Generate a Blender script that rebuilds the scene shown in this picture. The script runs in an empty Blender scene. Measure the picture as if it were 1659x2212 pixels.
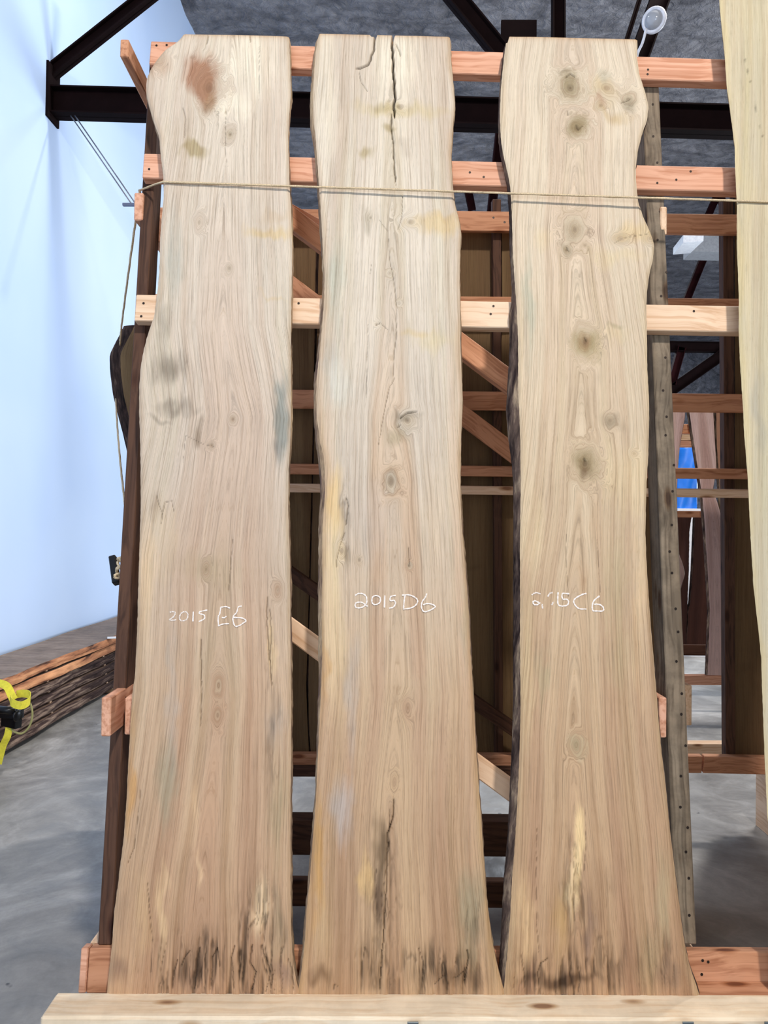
import bpy, bmesh, math, random
import numpy as np
from mathutils import Vector, Matrix

random.seed(7)
SC = bpy.context.scene
COL = SC.collection

# ------------------------------------------------------------------ camera
W, H, FP = 1659.0, 2212.0, 1662.0
Yc = Vector((.01715, -.01745, -1)).normalized()          # room axes seen in camera axes (right, up, back)
Xc = Vector((1, -.0125, .0174)); Xc = (Xc - Yc * Xc.dot(Yc)).normalized()
Zc = Xc.cross(Yc)
RIGHT = Vector((Xc.x, Yc.x, Zc.x)); UP = Vector((Xc.y, Yc.y, Zc.y)); BACK = Vector((Xc.z, Yc.z, Zc.z))
CAM = Vector((0, 0, 1.55))
cd = bpy.data.cameras.new('camera'); cam = bpy.data.objects.new('camera', cd); COL.objects.link(cam)
cam.matrix_world = Matrix(((RIGHT.x, UP.x, BACK.x, CAM.x), (RIGHT.y, UP.y, BACK.y, CAM.y), (RIGHT.z, UP.z, BACK.z, CAM.z), (0, 0, 0, 1)))
cd.sensor_fit = 'VERTICAL'; cd.sensor_height = 24; cd.lens = 24 * FP / H; cd.clip_start = .05; cd.clip_end = 200
SC.camera = cam

# ------------------------------------------------------------------ world, lamps, exposure
SC.view_settings.view_transform = 'Standard'; SC.view_settings.look = 'None'
SC.view_settings.gamma = 1; SC.view_settings.use_curve_mapping = False
SC.view_settings.exposure = 0.0
wd = bpy.data.worlds.new('daylight'); SC.world = wd; wd.use_nodes = True
wd.node_tree.nodes['Background'].inputs[0].default_value = (.74, .85, 1, 1)
wd.node_tree.nodes['Background'].inputs[1].default_value = .30

def lamp(name, loc, aim, size, watts, col):
    l = bpy.data.lights.new(name, 'AREA'); l.shape = 'DISK'; l.size = size; l.energy = watts; l.color = col
    o = bpy.data.objects.new(name, l); COL.objects.link(o); o.location = loc
    o.rotation_euler = (Vector(aim) - Vector(loc)).to_track_quat('-Z', 'Y').to_euler()
    return o
lamp('high_bay_light', (1.5, -2.6, 6.8), (.3, 2.4, 1.6), .45, 440, (1, .95, .90))
lamp('high_bay_light', (3.6, 6.6, 8.4), (3.2, 8.0, 0), .9, 520, (1, .96, .92))
lamp('high_bay_light', (-1.6, 6.4, 8.2), (-2.4, 7.4, 0), .9, 70, (.85, .92, 1))
lamp('dock_door_light', (-1.2, -6.5, 2.4), (-3.2, 5, 3.0), 4.2, 290, (.74, .86, 1))
lamp('far_door_light', (11, 12, 3.2), (3, 9, .5), 4.0, 1150, (.85, .92, 1))
lamp('skylight_light', (4, 24, 8.6), (4, 24, 0), 5.0, 1500, (.85, .92, 1))

# ------------------------------------------------------------------ geometry helpers
def ray(px, py):
    return (RIGHT * ((px - W / 2) / FP) - UP * ((py - H / 2) / FP) - BACK)
def at_y(px, py, y):
    d = ray(px, py); return CAM + d * ((y - CAM.y) / d.y)
def at_x(px, py, x):
    d = ray(px, py); return CAM + d * ((x - CAM.x) / d.x)
def at_z(px, py, z):
    d = ray(px, py); return CAM + d * ((z - CAM.z) / d.z)
def lin(c):
    return tuple(((v / 255) / 12.92 if v / 255 <= .04045 else ((v / 255 + .055) / 1.055) ** 2.4) for v in c)

class Plane:
    def __init__(s, O, lean, yaw=math.radians(1.9)):
        s.O = O; b = Vector((-math.sin(yaw), math.cos(yaw), 0)); s.b = b
        s.eu = Vector((math.cos(yaw), math.sin(yaw), 0))
        s.ev = Vector((0, 0, 1)) * math.cos(lean) + b * math.sin(lean)
        s.n = -b * math.cos(lean) + Vector((0, 0, 1)) * math.sin(lean)
    def at(s, px, py, off=0.):            # off = distance behind the plane
        P0 = s.O - s.n * off; d = ray(px, py)
        return CAM + d * ((P0 - CAM).dot(s.n) / d.dot(s.n))
    def uv(s, P):
        return (P - s.O).dot(s.eu), (P - s.O).dot(s.ev)
    def pt(s, u, v, off=0.):
        return s.O + s.eu * u + s.ev * v - s.n * off
D0 = 2.07
FRONT = Plane(at_y(680, 2140, D0), math.radians(9.06))
BACKP = Plane(at_y(1560, 1652, 3.93), math.radians(-7.5))

def tag(o, label=None, cat=None, group=None, kind=None):
    if label: o['label'] = label
    if cat: o['category'] = cat
    if group: o['group'] = group
    if kind: o['kind'] = kind
    return o
def empty(name, loc, **k):
    o = bpy.data.objects.new(name, None); COL.objects.link(o); o.location = loc; o.empty_display_size = .1
    return tag(o, **k)
def link(name, me, mat, parent=None, loc=None):
    """mesh vertices are in world space; the origin is moved to loc (or the parent's origin)"""
    o = bpy.data.objects.new(name, me)
    COL.objects.link(o)
    if mat and not me.materials: me.materials.append(mat)
    if parent is not None:
        o.parent = parent; base = Vector(parent_loc(parent)); me.transform(Matrix.Translation(-base))
    elif loc is not None:
        me.transform(Matrix.Translation(-Vector(loc))); o.location = loc
    return o
def parent_loc(p):
    v = Vector(p.location)
    while p.parent: p = p.parent; v += Vector(p.location)
    return v
def smooth(me, on=True):
    me.polygons.foreach_set('use_smooth', [on] * len(me.polygons))
def mesh(name, vs, fs, sm=False):
    me = bpy.data.meshes.new(name); me.from_pydata([tuple(v) for v in vs], [], fs); me.update()
    if sm: smooth(me)
    return me

def board(name, A, B, h, d, mat, parent=None, up=None, away=None, bev=.003, loc=None):
    """timber: A and B are the ends of its top front edge; h downwards, d away from the viewer"""
    A = Vector(A); B = Vector(B); X = (B - A); L = X.length; X.normalize()
    Z = Vector(up) if up is not None else FRONT.ev.copy(); Z = (Z - X * Z.dot(X)).normalized()
    Y = Z.cross(X)
    if away is not None and Y.dot(Vector(away)) < 0: Y = -Y
    elif away is None and Y.dot(FRONT.b) < 0: Y = -Y
    bm = bmesh.new()
    c = [bm.verts.new((x, y, z)) for x in (0, L) for y in (0, d) for z in (0, -h)]
    for f in ((0, 1, 3, 2), (4, 6, 7, 5), (0, 4, 5, 1), (2, 3, 7, 6), (0, 2, 6, 4), (1, 5, 7, 3)): bm.faces.new([c[i] for i in f])
    bmesh.ops.recalc_face_normals(bm, faces=bm.faces)
    bmesh.ops.bevel(bm, geom=bm.edges[:], offset=min(bev, h * .2, d * .2), segments=1, affect='EDGES')
    me = bpy.data.meshes.new(name); bm.to_mesh(me); bm.free()
    me.materials.append(mat)
    M = Matrix(((X.x, Y.x, Z.x, A.x), (X.y, Y.y, Z.y, A.y), (X.z, Y.z, Z.z, A.z), (0, 0, 0, 1)))
    o = bpy.data.objects.new(name, me); COL.objects.link(o)
    if parent is not None:
        o.parent = parent; M = Matrix.Translation(-parent_loc(parent)) @ M
    if M.to_3x3().determinant() < 0:
        me.transform(Matrix.Scale(-1, 4, (0, 1, 0))); me.flip_normals(); M = M @ Matrix.Scale(-1, 4, (0, 1, 0))
    o.matrix_local = M
    return o

def catmull(pts, n=8):
    P = [Vector(p) for p in pts]; P = [P[0] * 2 - P[1]] + P + [P[-1] * 2 - P[-2]]; out = []
    for i in range(1, len(P) - 2):
        for k in range(n):
            t = k / n
            out.append(.5 * ((2 * P[i]) + (P[i + 1] - P[i - 1]) * t + (2 * P[i - 1] - 5 * P[i] + 4 * P[i + 1] - P[i + 2]) * t * t + (3 * P[i] - P[i - 1] - 3 * P[i + 1] + P[i + 2]) * t ** 3))
    out.append(P[-2]); return out
def tube(name, pts, r, mat, parent=None, seg=8, loc=None, twist=0.):
    vs = []; fs = []; n = len(pts); up = Vector((.13, .2, .97))
    for i, p in enumerate(pts):
        t = (pts[min(i + 1, n - 1)] - pts[max(i - 1, 0)]).normalized()
        a = up - t * up.dot(t)
        if a.length < 1e-4: a = Vector((1, 0, 0)) - t * t.x
        a.normalize(); b = t.cross(a)
        for k in range(seg):
            th = 2 * math.pi * k / seg + twist * i; rr = r * (1 + (.18 if twist and k % 2 else 0))
            vs.append(p + a * math.cos(th) * rr + b * math.sin(th) * rr)
    for i in range(n - 1):
        for k in range(seg):
            fs.append((i * seg + k, i * seg + (k + 1) % seg, (i + 1) * seg + (k + 1) % seg, (i + 1) * seg + k))
    fs.append(tuple(reversed(range(seg)))); fs.append(tuple((n - 1) * seg + k for k in range(seg)))
    return link(name, mesh(name, vs, fs, True), mat, parent, loc)

# ------------------------------------------------------------------ materials
def newmat(name, rough=.8, spec=.25):
    m = bpy.data.materials.new(name); m.use_nodes = True; nt = m.node_tree
    b = nt.nodes['Principled BSDF']; b.inputs['Roughness'].default_value = rough
    b.inputs['Specular IOR Level'].default_value = spec
    return m, nt, b
def N(nt, t, **k):
    n = nt.nodes.new(t)
    for a, v in k.items(): setattr(n, a, v)
    return n
def noise(nt, vec, scale, detail=3., rough=.55, dist=0., map_scale=None):
    if map_scale is not None:
        mp = N(nt, 'ShaderNodeMapping'); mp.inputs['Scale'].default_value = map_scale; nt.links.new(vec, mp.inputs['Vector']); vec = mp.outputs[0]
    n = N(nt, 'ShaderNodeTexNoise'); n.inputs['Scale'].default_value = scale; n.inputs['Detail'].default_value = detail
    n.inputs['Roughness'].default_value = rough; n.inputs['Distortion'].default_value = dist
    nt.links.new(vec, n.inputs['Vector']); return n.outputs['Fac']
def ramp(nt, fac, stops):
    r = N(nt, 'ShaderNodeValToRGB'); e = r.color_ramp.elements
    while len(e) < len(stops): e.new(.5)
    for i, (p, c) in enumerate(stops):
        e[i].position = p; e[i].color = (c, c, c, 1) if isinstance(c, (int, float)) else (*c, 1)
    nt.links.new(fac, r.inputs[0]); return r.outputs[0]
def mix(nt, a, b, fac, mode='MIX'):
    m = N(nt, 'ShaderNodeMix', data_type='RGBA', blend_type=mode)
    for s, v in ((m.inputs[0], fac), (m.inputs[6], a), (m.inputs[7], b)):
        if hasattr(v, 'is_output'): nt.links.new(v, s)
        elif isinstance(v, (int, float)): s.default_value = v
        else: s.default_value = (*v, 1)
    return m.outputs[2]
def bump(nt, b, h, strength, dist):
    bp = N(nt, 'ShaderNodeBump'); bp.inputs['Strength'].default_value = strength; bp.inputs['Distance'].default_value = dist
    nt.links.new(h, bp.inputs['Height']); nt.links.new(bp.outputs[0], b.inputs['Normal'])

def slab_mat(name, seed, contrast=1.):
    m, nt, b = newmat(name, .72, .2)
    g = N(nt, 'ShaderNodeAttribute', attribute_name='grain').outputs['Vector']
    t = N(nt, 'ShaderNodeAttribute', attribute_name='tint').outputs['Color']
    off = N(nt, 'ShaderNodeMapping'); off.inputs['Location'].default_value = (seed, seed * .37, 0); nt.links.new(g, off.inputs['Vector']); g = off.outputs[0]
    fine = noise(nt, g, 1, 4, .65, 0, (420, 6, 1))
    line = noise(nt, g, 1, 2.5, .55, 0, (190, 1.6, 1))
    band = noise(nt, g, 1, 2, .5, 0, (34, .55, 1))
    pore = noise(nt, g, 1, 2, .6, 0, (620, 26, 1))
    c = contrast
    c1 = mix(nt, t, ramp(nt, fine, [(.32, 1 - .27 * c), (.50, 1.0), (.68, 1.09)]), 1., 'MULTIPLY')
    c2 = mix(nt, c1, ramp(nt, line, [(.32, (1 - .20 * c, 1 - .23 * c, 1 - .26 * c)), (.47, (1., 1., 1.)), (.66, (1.05, 1.05, 1.05))]), 1., 'MULTIPLY')
    c3 = mix(nt, c2, ramp(nt, band, [(.34, (.90, .86, .83)), (.52, (1., 1., 1.)), (.68, (1.03, 1.02, 1.0))]), 1., 'MULTIPLY')
    c4 = mix(nt, c3, ramp(nt, pore, [(.30, (.80, .76, .70)), (.42, (1., 1., 1.))]), .8, 'MULTIPLY')
    nt.links.new(c4, b.inputs['Base Color'])
    mth = N(nt, 'ShaderNodeMath', operation='ADD'); nt.links.new(fine, mth.inputs[0]); nt.links.new(line, mth.inputs[1])
    bump(nt, b, mth.outputs[0], .45, .0016)
    return m
def bark_mat(name, a, c, d, along='z'):
    m, nt, b = newmat(name, .9, .1)
    tc = N(nt, 'ShaderNodeTexCoord').outputs['Object']
    n1 = noise(nt, tc, 1, 4, .6, .3, (30, 30, 7) if along == 'z' else (20, 2.2, 34)); n2 = noise(nt, tc, 1, 5, .65, 0, (110, 110, 25) if along == 'z' else (90, 9, 110))
    col = ramp(nt, n1, [(.35, a), (.52, c), (.66, d)])
    col = mix(nt, col, ramp(nt, n2, [(.3, .55), (.6, 1.)]), 1., 'MULTIPLY')
    nt.links.new(col, b.inputs['Base Color']); bump(nt, b, n2, .8, .006)
    return m
def lumber_mat(name, c_light, c_dark, seed=0., rough=.7, knots=True, dirt=0.):
    m, nt, b = newmat(name, rough, .25)
    tc = N(nt, 'ShaderNodeTexCoord').outputs['Object']
    oi = N(nt, 'ShaderNodeObjectInfo').outputs['Random']
    cb = N(nt, 'ShaderNodeCombineXYZ'); ml = N(nt, 'ShaderNodeMath', operation='MULTIPLY'); ml.inputs[1].default_value = 37.
    nt.links.new(oi, ml.inputs[0]); nt.links.new(ml.outputs[0], cb.inputs[0]); nt.links.new(oi, cb.inputs[1])
    va = N(nt, 'ShaderNodeVectorMath', operation='ADD'); nt.links.new(tc, va.inputs[0]); nt.links.new(cb.outputs[0], va.inputs[1]); v = va.outputs[0]
    warp = noise(nt, v, 3.2, 2, .5)
    wv = N(nt, 'ShaderNodeVectorMath', operation='SCALE'); wv.inputs[0].default_value = (0, .07, .07); nt.links.new(warp, wv.inputs['Scale'])
    va2 = N(nt, 'ShaderNodeVectorMath', operation='ADD'); nt.links.new(v, va2.inputs[0]); nt.links.new(wv.outputs[0], va2.inputs[1])
    g = noise(nt, va2.outputs[0], 1, 3, .55, 0, (1.6, 85, 85)); g2 = noise(nt, va2.outputs[0], 1, 2, .5, 0, (.8, 22, 22))
    col = ramp(nt, g, [(.34, c_dark), (.55, c_light)])
    col = mix(nt, col, ramp(nt, g2, [(.3, (.82, .76, .70)), (.6, (1., 1., 1.))]), .8, 'MULTIPLY')
    if knots:
        mp = N(nt, 'ShaderNodeMapping'); mp.inputs['Scale'].default_value = (4.2, 12, 12); nt.links.new(v, mp.inputs['Vector'])
        vo = N(nt, 'ShaderNodeTexVoronoi'); vo.inputs['Scale'].default_value = 1.; nt.links.new(mp.outputs[0], vo.inputs['Vector'])
        kn = ramp(nt, vo.outputs['Distance'], [(.09, (.26, .13, .07)), (.13, (.62, .48, .36)), (.2, (1., 1., 1.))])
        col = mix(nt, col, kn, .85, 'MULTIPLY')
    if dirt:
        dn = noise(nt, v, 9, 5, .65); col = mix(nt, col, ramp(nt, dn, [(.4, (1 - dirt,) * 3), (.6, (1., 1., 1.))]), 1., 'MULTIPLY')
    nt.links.new(col, b.inputs['Base Color']); bump(nt, b, g, .3, .0012)
    return m
def plain(name, c, rough=.6, metal=0., spec=.4, var=.15, scale=20):
    m, nt, b = newmat(name, rough, spec); b.inputs['Metallic'].default_value = metal
    tc = N(nt, 'ShaderNodeTexCoord').outputs['Object']
    n = noise(nt, tc, scale, 4, .6)
    nt.links.new(ramp(nt, n, [(.3, tuple(x * (1 - var) for x in c)), (.7, tuple(min(1, x * (1 + var)) for x in c))]), b.inputs['Base Color'])
    return m

M_FIR = lumber_mat('fresh_fir_timber', lin((224, 170, 140)), lin((196, 136, 104)))
M_PALE = lumber_mat('pale_pine_timber', lin((236, 204, 172)), lin((216, 176, 140)))
M_SHELF = lumber_mat('creamy_shelf_timber', lin((246, 226, 196)), lin((236, 208, 172)), dirt=.12)
M_RED = lumber_mat('reddish_fir_timber', lin((204, 148, 112)), lin((170, 114, 82)))
M_BROWN = lumber_mat('dark_brown_timber', lin((88, 60, 44)), lin((62, 40, 29)))  # darker brown than the other rack timbers
M_GREYW = lumber_mat('grey_weathered_timber', lin((142, 126, 106)), lin((104, 90, 74)), dirt=.35)
M_STEEL = plain('red_oxide_steel', lin((40, 14, 16)), .85, 0., .08, .25, 6)
M_BLACKSTEEL = plain('dark_brown_steel', lin((20, 8, 8)), .85, 0., .08, .25, 6)
M_BARK = bark_mat('bark_edge', lin((52, 40, 38)), lin((112, 92, 80)), lin((176, 152, 124)))
M_BARKD = bark_mat('dark_bark', lin((34, 26, 24)), lin((66, 50, 44)), lin((104, 84, 72)))
M_EDGE = bark_mat('tan_live_edge', lin((120, 96, 84)), lin((186, 156, 124)), lin((214, 186, 148)))
M_BARKY = bark_mat('stack_bark', lin((38, 30, 30)), lin((74, 58, 54)), lin((150, 128, 112)), 'y')
M_ROPE = plain('natural_rope', lin((206, 184, 150)), .9, 0., .1, .3, 300)
M_SCREW = plain('dark_screw_steel', lin((44, 34, 28)), .5, .6, .4)

# chalk: patchy white pigment over the wood
def chalk_mat(name, cover):
    m, nt, b = newmat(name, .95, .05)
    tc = N(nt, 'ShaderNodeTexCoord').outputs['Object']
    n = noise(nt, tc, 1, 3, .7, 0, (700, 700, 420))
    b.inputs['Base Color'].default_value = (*lin((250, 240, 230)), 1)
    nt.links.new(ramp(nt, n, [(.5 - cover * .25, 0.), (.62 - cover * .2, .9)]), b.inputs['Alpha'])
    return m
M_CHALK = chalk_mat('chalk', .9)
M_CHALKF = chalk_mat('faint_chalk', .5)

# ------------------------------------------------------------------ numpy noise
def vnoise(x, y, seed=0):
    x = np.asarray(x, float) + seed * 17.31; y = np.asarray(y, float) + seed * 9.7
    xi = np.floor(x).astype(np.int64); yi = np.floor(y).astype(np.int64); fx = x - xi; fy = y - yi
    fx = fx * fx * (3 - 2 * fx); fy = fy * fy * (3 - 2 * fy)
    def h(a, b):
        n = (a * 374761393 + b * 668265263) & 0x7fffffff
        n = ((n ^ (n >> 13)) * 1274126177) & 0x7fffffff
        return ((n ^ (n >> 16)) & 0xffff) / 65535.
    return (h(xi, yi) * (1 - fx) + h(xi + 1, yi) * fx) * (1 - fy) + (h(xi, yi + 1) * (1 - fx) + h(xi + 1, yi + 1) * fx) * fy
def fbm(x, y, seed=0, o=3):
    s = 0.; a = .5
    for i in range(o): s = s + a * vnoise(x * 2 ** i, y * 2 ** i, seed + i); a *= .5
    return s / (1 - .5 ** o)
def sstep(x): x = np.clip(x, 0, 1); return x * x * (3 - 2 * x)
def seg_dist(px, py, poly, ys=1.):
    """distance in pixels to a polyline, and the parameter 0..1 along it"""
    best = np.full(px.shape, 1e9); par = np.zeros(px.shape); n = len(poly) - 1
    for i in range(n):
        ax, ay = poly[i][:2]; bx, by = poly[i + 1][:2]; dx, dy = bx - ax, by - ay
        t = np.clip(((px - ax) * dx + (py - ay) * dy) / (dx * dx + dy * dy + 1e-9), 0, 1)
        d = np.hypot(px - ax - t * dx, (py - ay - t * dy) * ys); w = d < best
        best = np.where(w, d, best); par = np.where(w, (i + t) / n, par)
    return best, par

npR, npU, npB, npC = (np.array(v) for v in (RIGHT, UP, BACK, CAM))
def project(P):
    q = P - npC; z = -(q @ npB); return W / 2 + FP * (q @ npR) / z, H / 2 - FP * (q @ npU) / z

def edge_curve(pl, pts, off):
    """traced outline points (y, x) -> function v -> u on the slab's plane"""
    uv = [pl.uv(pl.at(x, y, off)) for y, x in pts]
    uv.sort(key=lambda a: a[1])
    v = np.array([a[1] for a in uv]); u = np.array([a[0] for a in uv])
    vf = np.arange(v[0] - .02, v[-1] + .02, .004); uf = np.interp(vf, v, u)
    k = np.hanning(13)[1:-1]; k /= k.sum(); pad = len(k) // 2
    uf = np.convolve(np.r_[[uf[0]] * pad, uf, [uf[-1]] * pad], k, 'valid')
    return lambda q: np.interp(q, vf, uf)

def grid_faces(nr, nc, base=0, flip=False):
    i = np.arange(nr - 1)[:, None] * nc + np.arange(nc - 1)[None, :] + base; i = i.ravel()
    f = np.stack([i, i + 1, i + nc + 1, i + nc], 1)
    return f[:, ::-1] if flip else f
def np_mesh(name, V, F, sm=True):
    me = bpy.data.meshes.new(name); me.vertices.add(len(V)); me.vertices.foreach_set('co', V.astype(np.float32).ravel())
    me.loops.add(F.size); me.loops.foreach_set('vertex_index', F.astype(np.int32).ravel())
    me.polygons.add(len(F)); me.polygons.foreach_set('loop_start', np.arange(0, F.size, 4, dtype=np.int32))
    me.polygons.foreach_set('loop_total', np.full(len(F), 4, dtype=np.int32))
    me.update(calc_edges=True); me.validate()
    if sm: me.polygons.foreach_set('use_smooth', np.ones(len(me.polygons), dtype=bool))
    return me

def make_slab(name, pl, Lp, Rp, ytop, ybot, off, thick, mat, seed, base_cols, stains=(), knots=(), cracks=(), rough=(), centre=None, arch=.02,
              backL=None, backR=None, cols=170, rows=820, steps=(), bark=None, xwarp=.006, stripe=1., edge_tint=None, label=None, cat='slab', group=None, face=-1):
    Lf = edge_curve(pl, Lp, off); Rf = edge_curve(pl, Rp, off)
    xm = (Lp[0][1] + Rp[0][1]) / 2; xb = (Lp[-1][1] + Rp[-1][1]) / 2
    vt = pl.uv(pl.at(xm, ytop, off))[1]; vb = pl.uv(pl.at(xb, ybot, off))[1]
    s = np.linspace(0, 1, cols)[None, :]; t = np.linspace(0, 1, rows)[:, None]
    v = vb + (vt - vb) * t; L = Lf(v); R = Rf(v)
    jit = .0012 * (vnoise(v * 90, 0 * v, seed) - .5); L = L + jit; R = R + .0012 * (vnoise(v * 70, 0 * v + 5, seed) - .5)
    u = L + (R - L) * s; v = v + 0 * s
    # top edge steps: (x0, x1, drop in px)
    if steps:
        q = pl.at(xm, ytop, off); mpp = (q - CAM).length / FP
        q0 = np.zeros_like(u)
        un = pl.uv(pl.at(xm, ytop, off))[0]
        upx = xm + (u[-1] - un) / mpp
        for x0, x1, dp in steps:
            q0[:] += (dp * mpp * sstep((upx - x0) / 4 + .5) * sstep((x1 - upx) / 4 + .5))[None, :]
        v = v - q0 * (t ** 40)
    O, eu, ev, n = (np.array(a) for a in (pl.O, pl.eu, pl.ev, pl.n))
    P = O + u[..., None] * eu + v[..., None] * ev - off * n
    px, py = project(P)
    # grain field
    if centre is None: uc = (L + R) / 2
    else:
        cp = [pl.uv(pl.at(x, y, off)) for y, x in centre]; cp.sort(key=lambda a: a[1])
        uc = np.interp(v, [a[1] for a in cp], [a[0] for a in cp])
    wv = (fbm(u * 5, v * 1.6, seed) - .5) * xwarp * 4 + (fbm(u * 22, v * 4.5, seed + 3) - .5) * xwarp
    F = np.sqrt((u - uc + wv) ** 2 + .022 ** 2) + .0 + arch * v + (fbm(u * 2, v * .9, seed + 5) - .5) * .02
    sgn = np.where(u > uc, .37, 0.); F = F + 0 * sgn
    km = np.zeros_like(u)
    for kx, ky, ra, st, an in knots:
        ku, kv = pl.uv(pl.at(kx, ky, off)); a = ra * .0014
        du = u - ku + .15 * (v - kv) * (fbm(v * 9, 0 * u, seed + 8) - .5); dv = (v - kv) / an
        r2 = (du * du + dv * dv) / a ** 2
        F = F - np.sign(u - uc) * du * st * 1.1 / (r2 + .7) * .9
        r2 = r2 * (.15 + 1.7 * fbm(u * 38, v * 26, seed + 9)); m = np.clip(np.exp(-r2 * 1.6) * st ** 1.4 * 1.15, 0, 1)
        F = F * (1 - m) + (np.sqrt(r2) * a * 1.0 + ku) * m
    # colour
    ystops = [b[0] for b in base_cols]; ca = np.array([lin(b[1]) for b in base_cols]); cb = np.array([lin(b[2]) for b in base_cols])
    A = np.stack([np.interp(py, ystops, ca[:, i]) for i in range(3)], -1); B = np.stack([np.interp(py, ystops, cb[:, i]) for i in range(3)], -1)
    k = sstep((fbm(F * 16, v * .55, seed + 11) - .5) * 2.6 * stripe + .5)[..., None]
    T = A * (1 - k) + B * k
    k2 = sstep((fbm(F * 30 + 9, v * .9, seed + 21) - .52) * 4)[..., None] * .35
    T = T * (1 - k2) + T * np.array([.88, .90, .80]) * k2
    T = T * (1 + .10 * (fbm(u * 6, v * 4, seed + 31)[..., None] - .5))
    wx = px + (fbm(px / 28, py / 60, seed + 41) - .5) * 30; wy = py + (fbm(px / 30, py / 70, seed + 42) - .5) * 60
    fibre = .6 * fbm(F * 150, v * 5, seed + 51) + .4 * fbm(u * 60, v * 14, seed + 52)
    for sx, sy, rx, ry, col, st in stains:
        r2 = ((wx - sx) / rx) ** 2 + ((wy - sy) / ry) ** 2
        m = (np.clip(np.exp(-r2) * st * 2.3 - .8 * fibre, 0, 1) * min(1, st + .15))[..., None]
        cc = np.array(lin(col)); cc = cc * .68 + .32 * T * (cc.mean() / T.mean(-1, keepdims=True)); T = T * (1 - m) + cc * m
    for kx, ky, ra, st, an in knots:
        ku, kv = pl.uv(pl.at(kx, ky, off)); a = ra * .0014
        r2 = ((u - ku) ** 2 + ((v - kv) / an) ** 2) / a ** 2; nn = .6 + .8 * fbm(u * 160, v * 90, seed + 61)
        m = (np.exp(-r2 * 1.1) * st * .62 * nn)[..., None]; T = T * (1 - m) + T * np.array([.66, .58, .42]) * m
        m = (np.exp(-r2 * 18) * st * .8)[..., None]; T = T * (1 - m) + np.array([.10, .06, .035]) * m
    # relief
    Z = (fbm(u * 9, v * 4, seed + 71) - .5) * .003
    for kx, ky, ra, st, an in knots:
        ku, kv = pl.uv(pl.at(kx, ky, off)); a = ra * .0014
        r2 = ((u - ku) ** 2 + ((v - kv) / an) ** 2) / a ** 2; Z = Z - .003 * st * np.exp(-r2 * 6)
    for sx, sy, rx, ry, amp in rough:
        m = np.exp(-(((wx - sx) / rx) ** 2 + ((wy - sy) / ry) ** 2) ** 1.5)
        fb = fbm(u * 170, v * 11, seed + 81, 2) - .5; cr = sstep((fbm(u * 60, v * 7, seed + 91, 2) - .56) * 9)
        Z = Z + m * amp * (fb * 1.0 - cr * 1.4)
        fz = np.clip(1.15 - np.abs(fbm(u * 85 + 2 * fbm(u * 30, v * 12, seed + 84), v * 8, seed + 82, 3) - .5) * 17, 0, 1) * sstep((fbm(u * 30, v * 6, seed + 83) - .38) * 5)
        Z = Z - fz * m * amp * 1.2
        T = T * (1 - (m * np.clip(-fb * 1.6 + cr * .45 + fz * .7, 0, .8) * min(1, amp * 260))[..., None])
    for poly, wid, dep in cracks:
        jx = px + (fbm(py / 11, 0 * py, seed + 95) - .5) * wid * 1.6
        d, par = seg_dist(jx, py, poly); taper = np.clip(np.minimum(par, 1 - par) * 12 + .25, 0, 1)
        if poly[0][1] < 90: taper = np.clip((1 - par) * 8 + .25, 0, 1)
        w_ = wid * taper
        m = sstep(1.2 - d / np.maximum(w_ * .75, .6)); Z = Z - dep * m; dk = min(.85, .42 + dep * 28)
        T = T * (1 - dk * np.clip(m * 1.1, 0, 1)[..., None])
    hz = np.clip(1 - np.abs(fbm(F * 70, v * 1.3, seed + 86, 2) - .5) * 40, 0, 1) * sstep((fbm(u * 20, v * 3, seed + 87) - .5) * 6)
    T = T * (1 - .16 * hz[..., None])
    dl = np.minimum(s * (R - L), (1 - s) * (R - L)); Z = Z - .004 * (1 - sstep(dl / .008))      # eased arris
    if edge_tint is not None:
        me_ = (1 - sstep(dl / .02 + (fbm(v * 7, s * 3, seed + 99) - .5) * 1.4))[..., None] * edge_tint[1]
        T = T * (1 - me_) + np.array(lin(edge_tint[0])) * me_
    topm = (np.exp(-np.clip((vt - v), 0, 9) / .008) * .7)[..., None] * (1 if ytop > 20 else 0); T = T * (1 - topm) + np.array(lin((186, 146, 104))) * topm
    FR = P + Z[..., None] * n
    # back surface: coarse in the same grid columns but few of them
    bcols = 2
    bl = np.interp(project((P[:, 0]))[1], [a[0] for a in backL], [a[1] for a in backL]) if backL else np.zeros(rows)
    br = np.interp(project((P[:, -1]))[1], [a[0] for a in backR], [a[1] for a in backR]) if backR else np.zeros(rows)
    BL = P[:, 0] - thick * n + bl[:, None] * (-.001) * eu * 1.45; BR = P[:, -1] - thick * n + br[:, None] * .001 * eu * 1.45
    BK = np.stack([BL, BR], 1)
    nF = rows * cols
    V = np.concatenate([FR.reshape(-1, 3), BK.reshape(-1, 3)])
    F1 = grid_faces(rows, cols, 0); F2 = grid_faces(rows, 2, nF, True)
    def cap(r, flip):
        fr = r * cols + np.arange(cols); bk0, bk1 = nF + r * 2, nF + r * 2 + 1; a = []
        h = cols // 2
        for i in range(cols - 1):
            b = bk0 if i < h else bk1; a.append((fr[i], b, b, fr[i + 1]))
        return a
    ex = []
    me = np_mesh(name, V, np.concatenate([F1, F2]))
    vals = np.concatenate([T.reshape(-1, 3), np.repeat(T[:, [0, -1]].reshape(-1, 3), 1, 0)])
    at = me.attributes.new('tint', 'FLOAT_COLOR', 'POINT'); at.data.foreach_set('color', np.c_[np.clip(vals, 0, 1), np.ones(len(vals))].astype(np.float32).ravel())
    G = np.stack([F + np.where(u > uc, .21, 0) * 0, v, 0 * u], -1).reshape(-1, 3); G = np.concatenate([G, np.stack([F[:, [0, -1]], v[:, [0, -1]], 0 * F[:, [0, -1]]], -1).reshape(-1, 3)])
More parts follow.
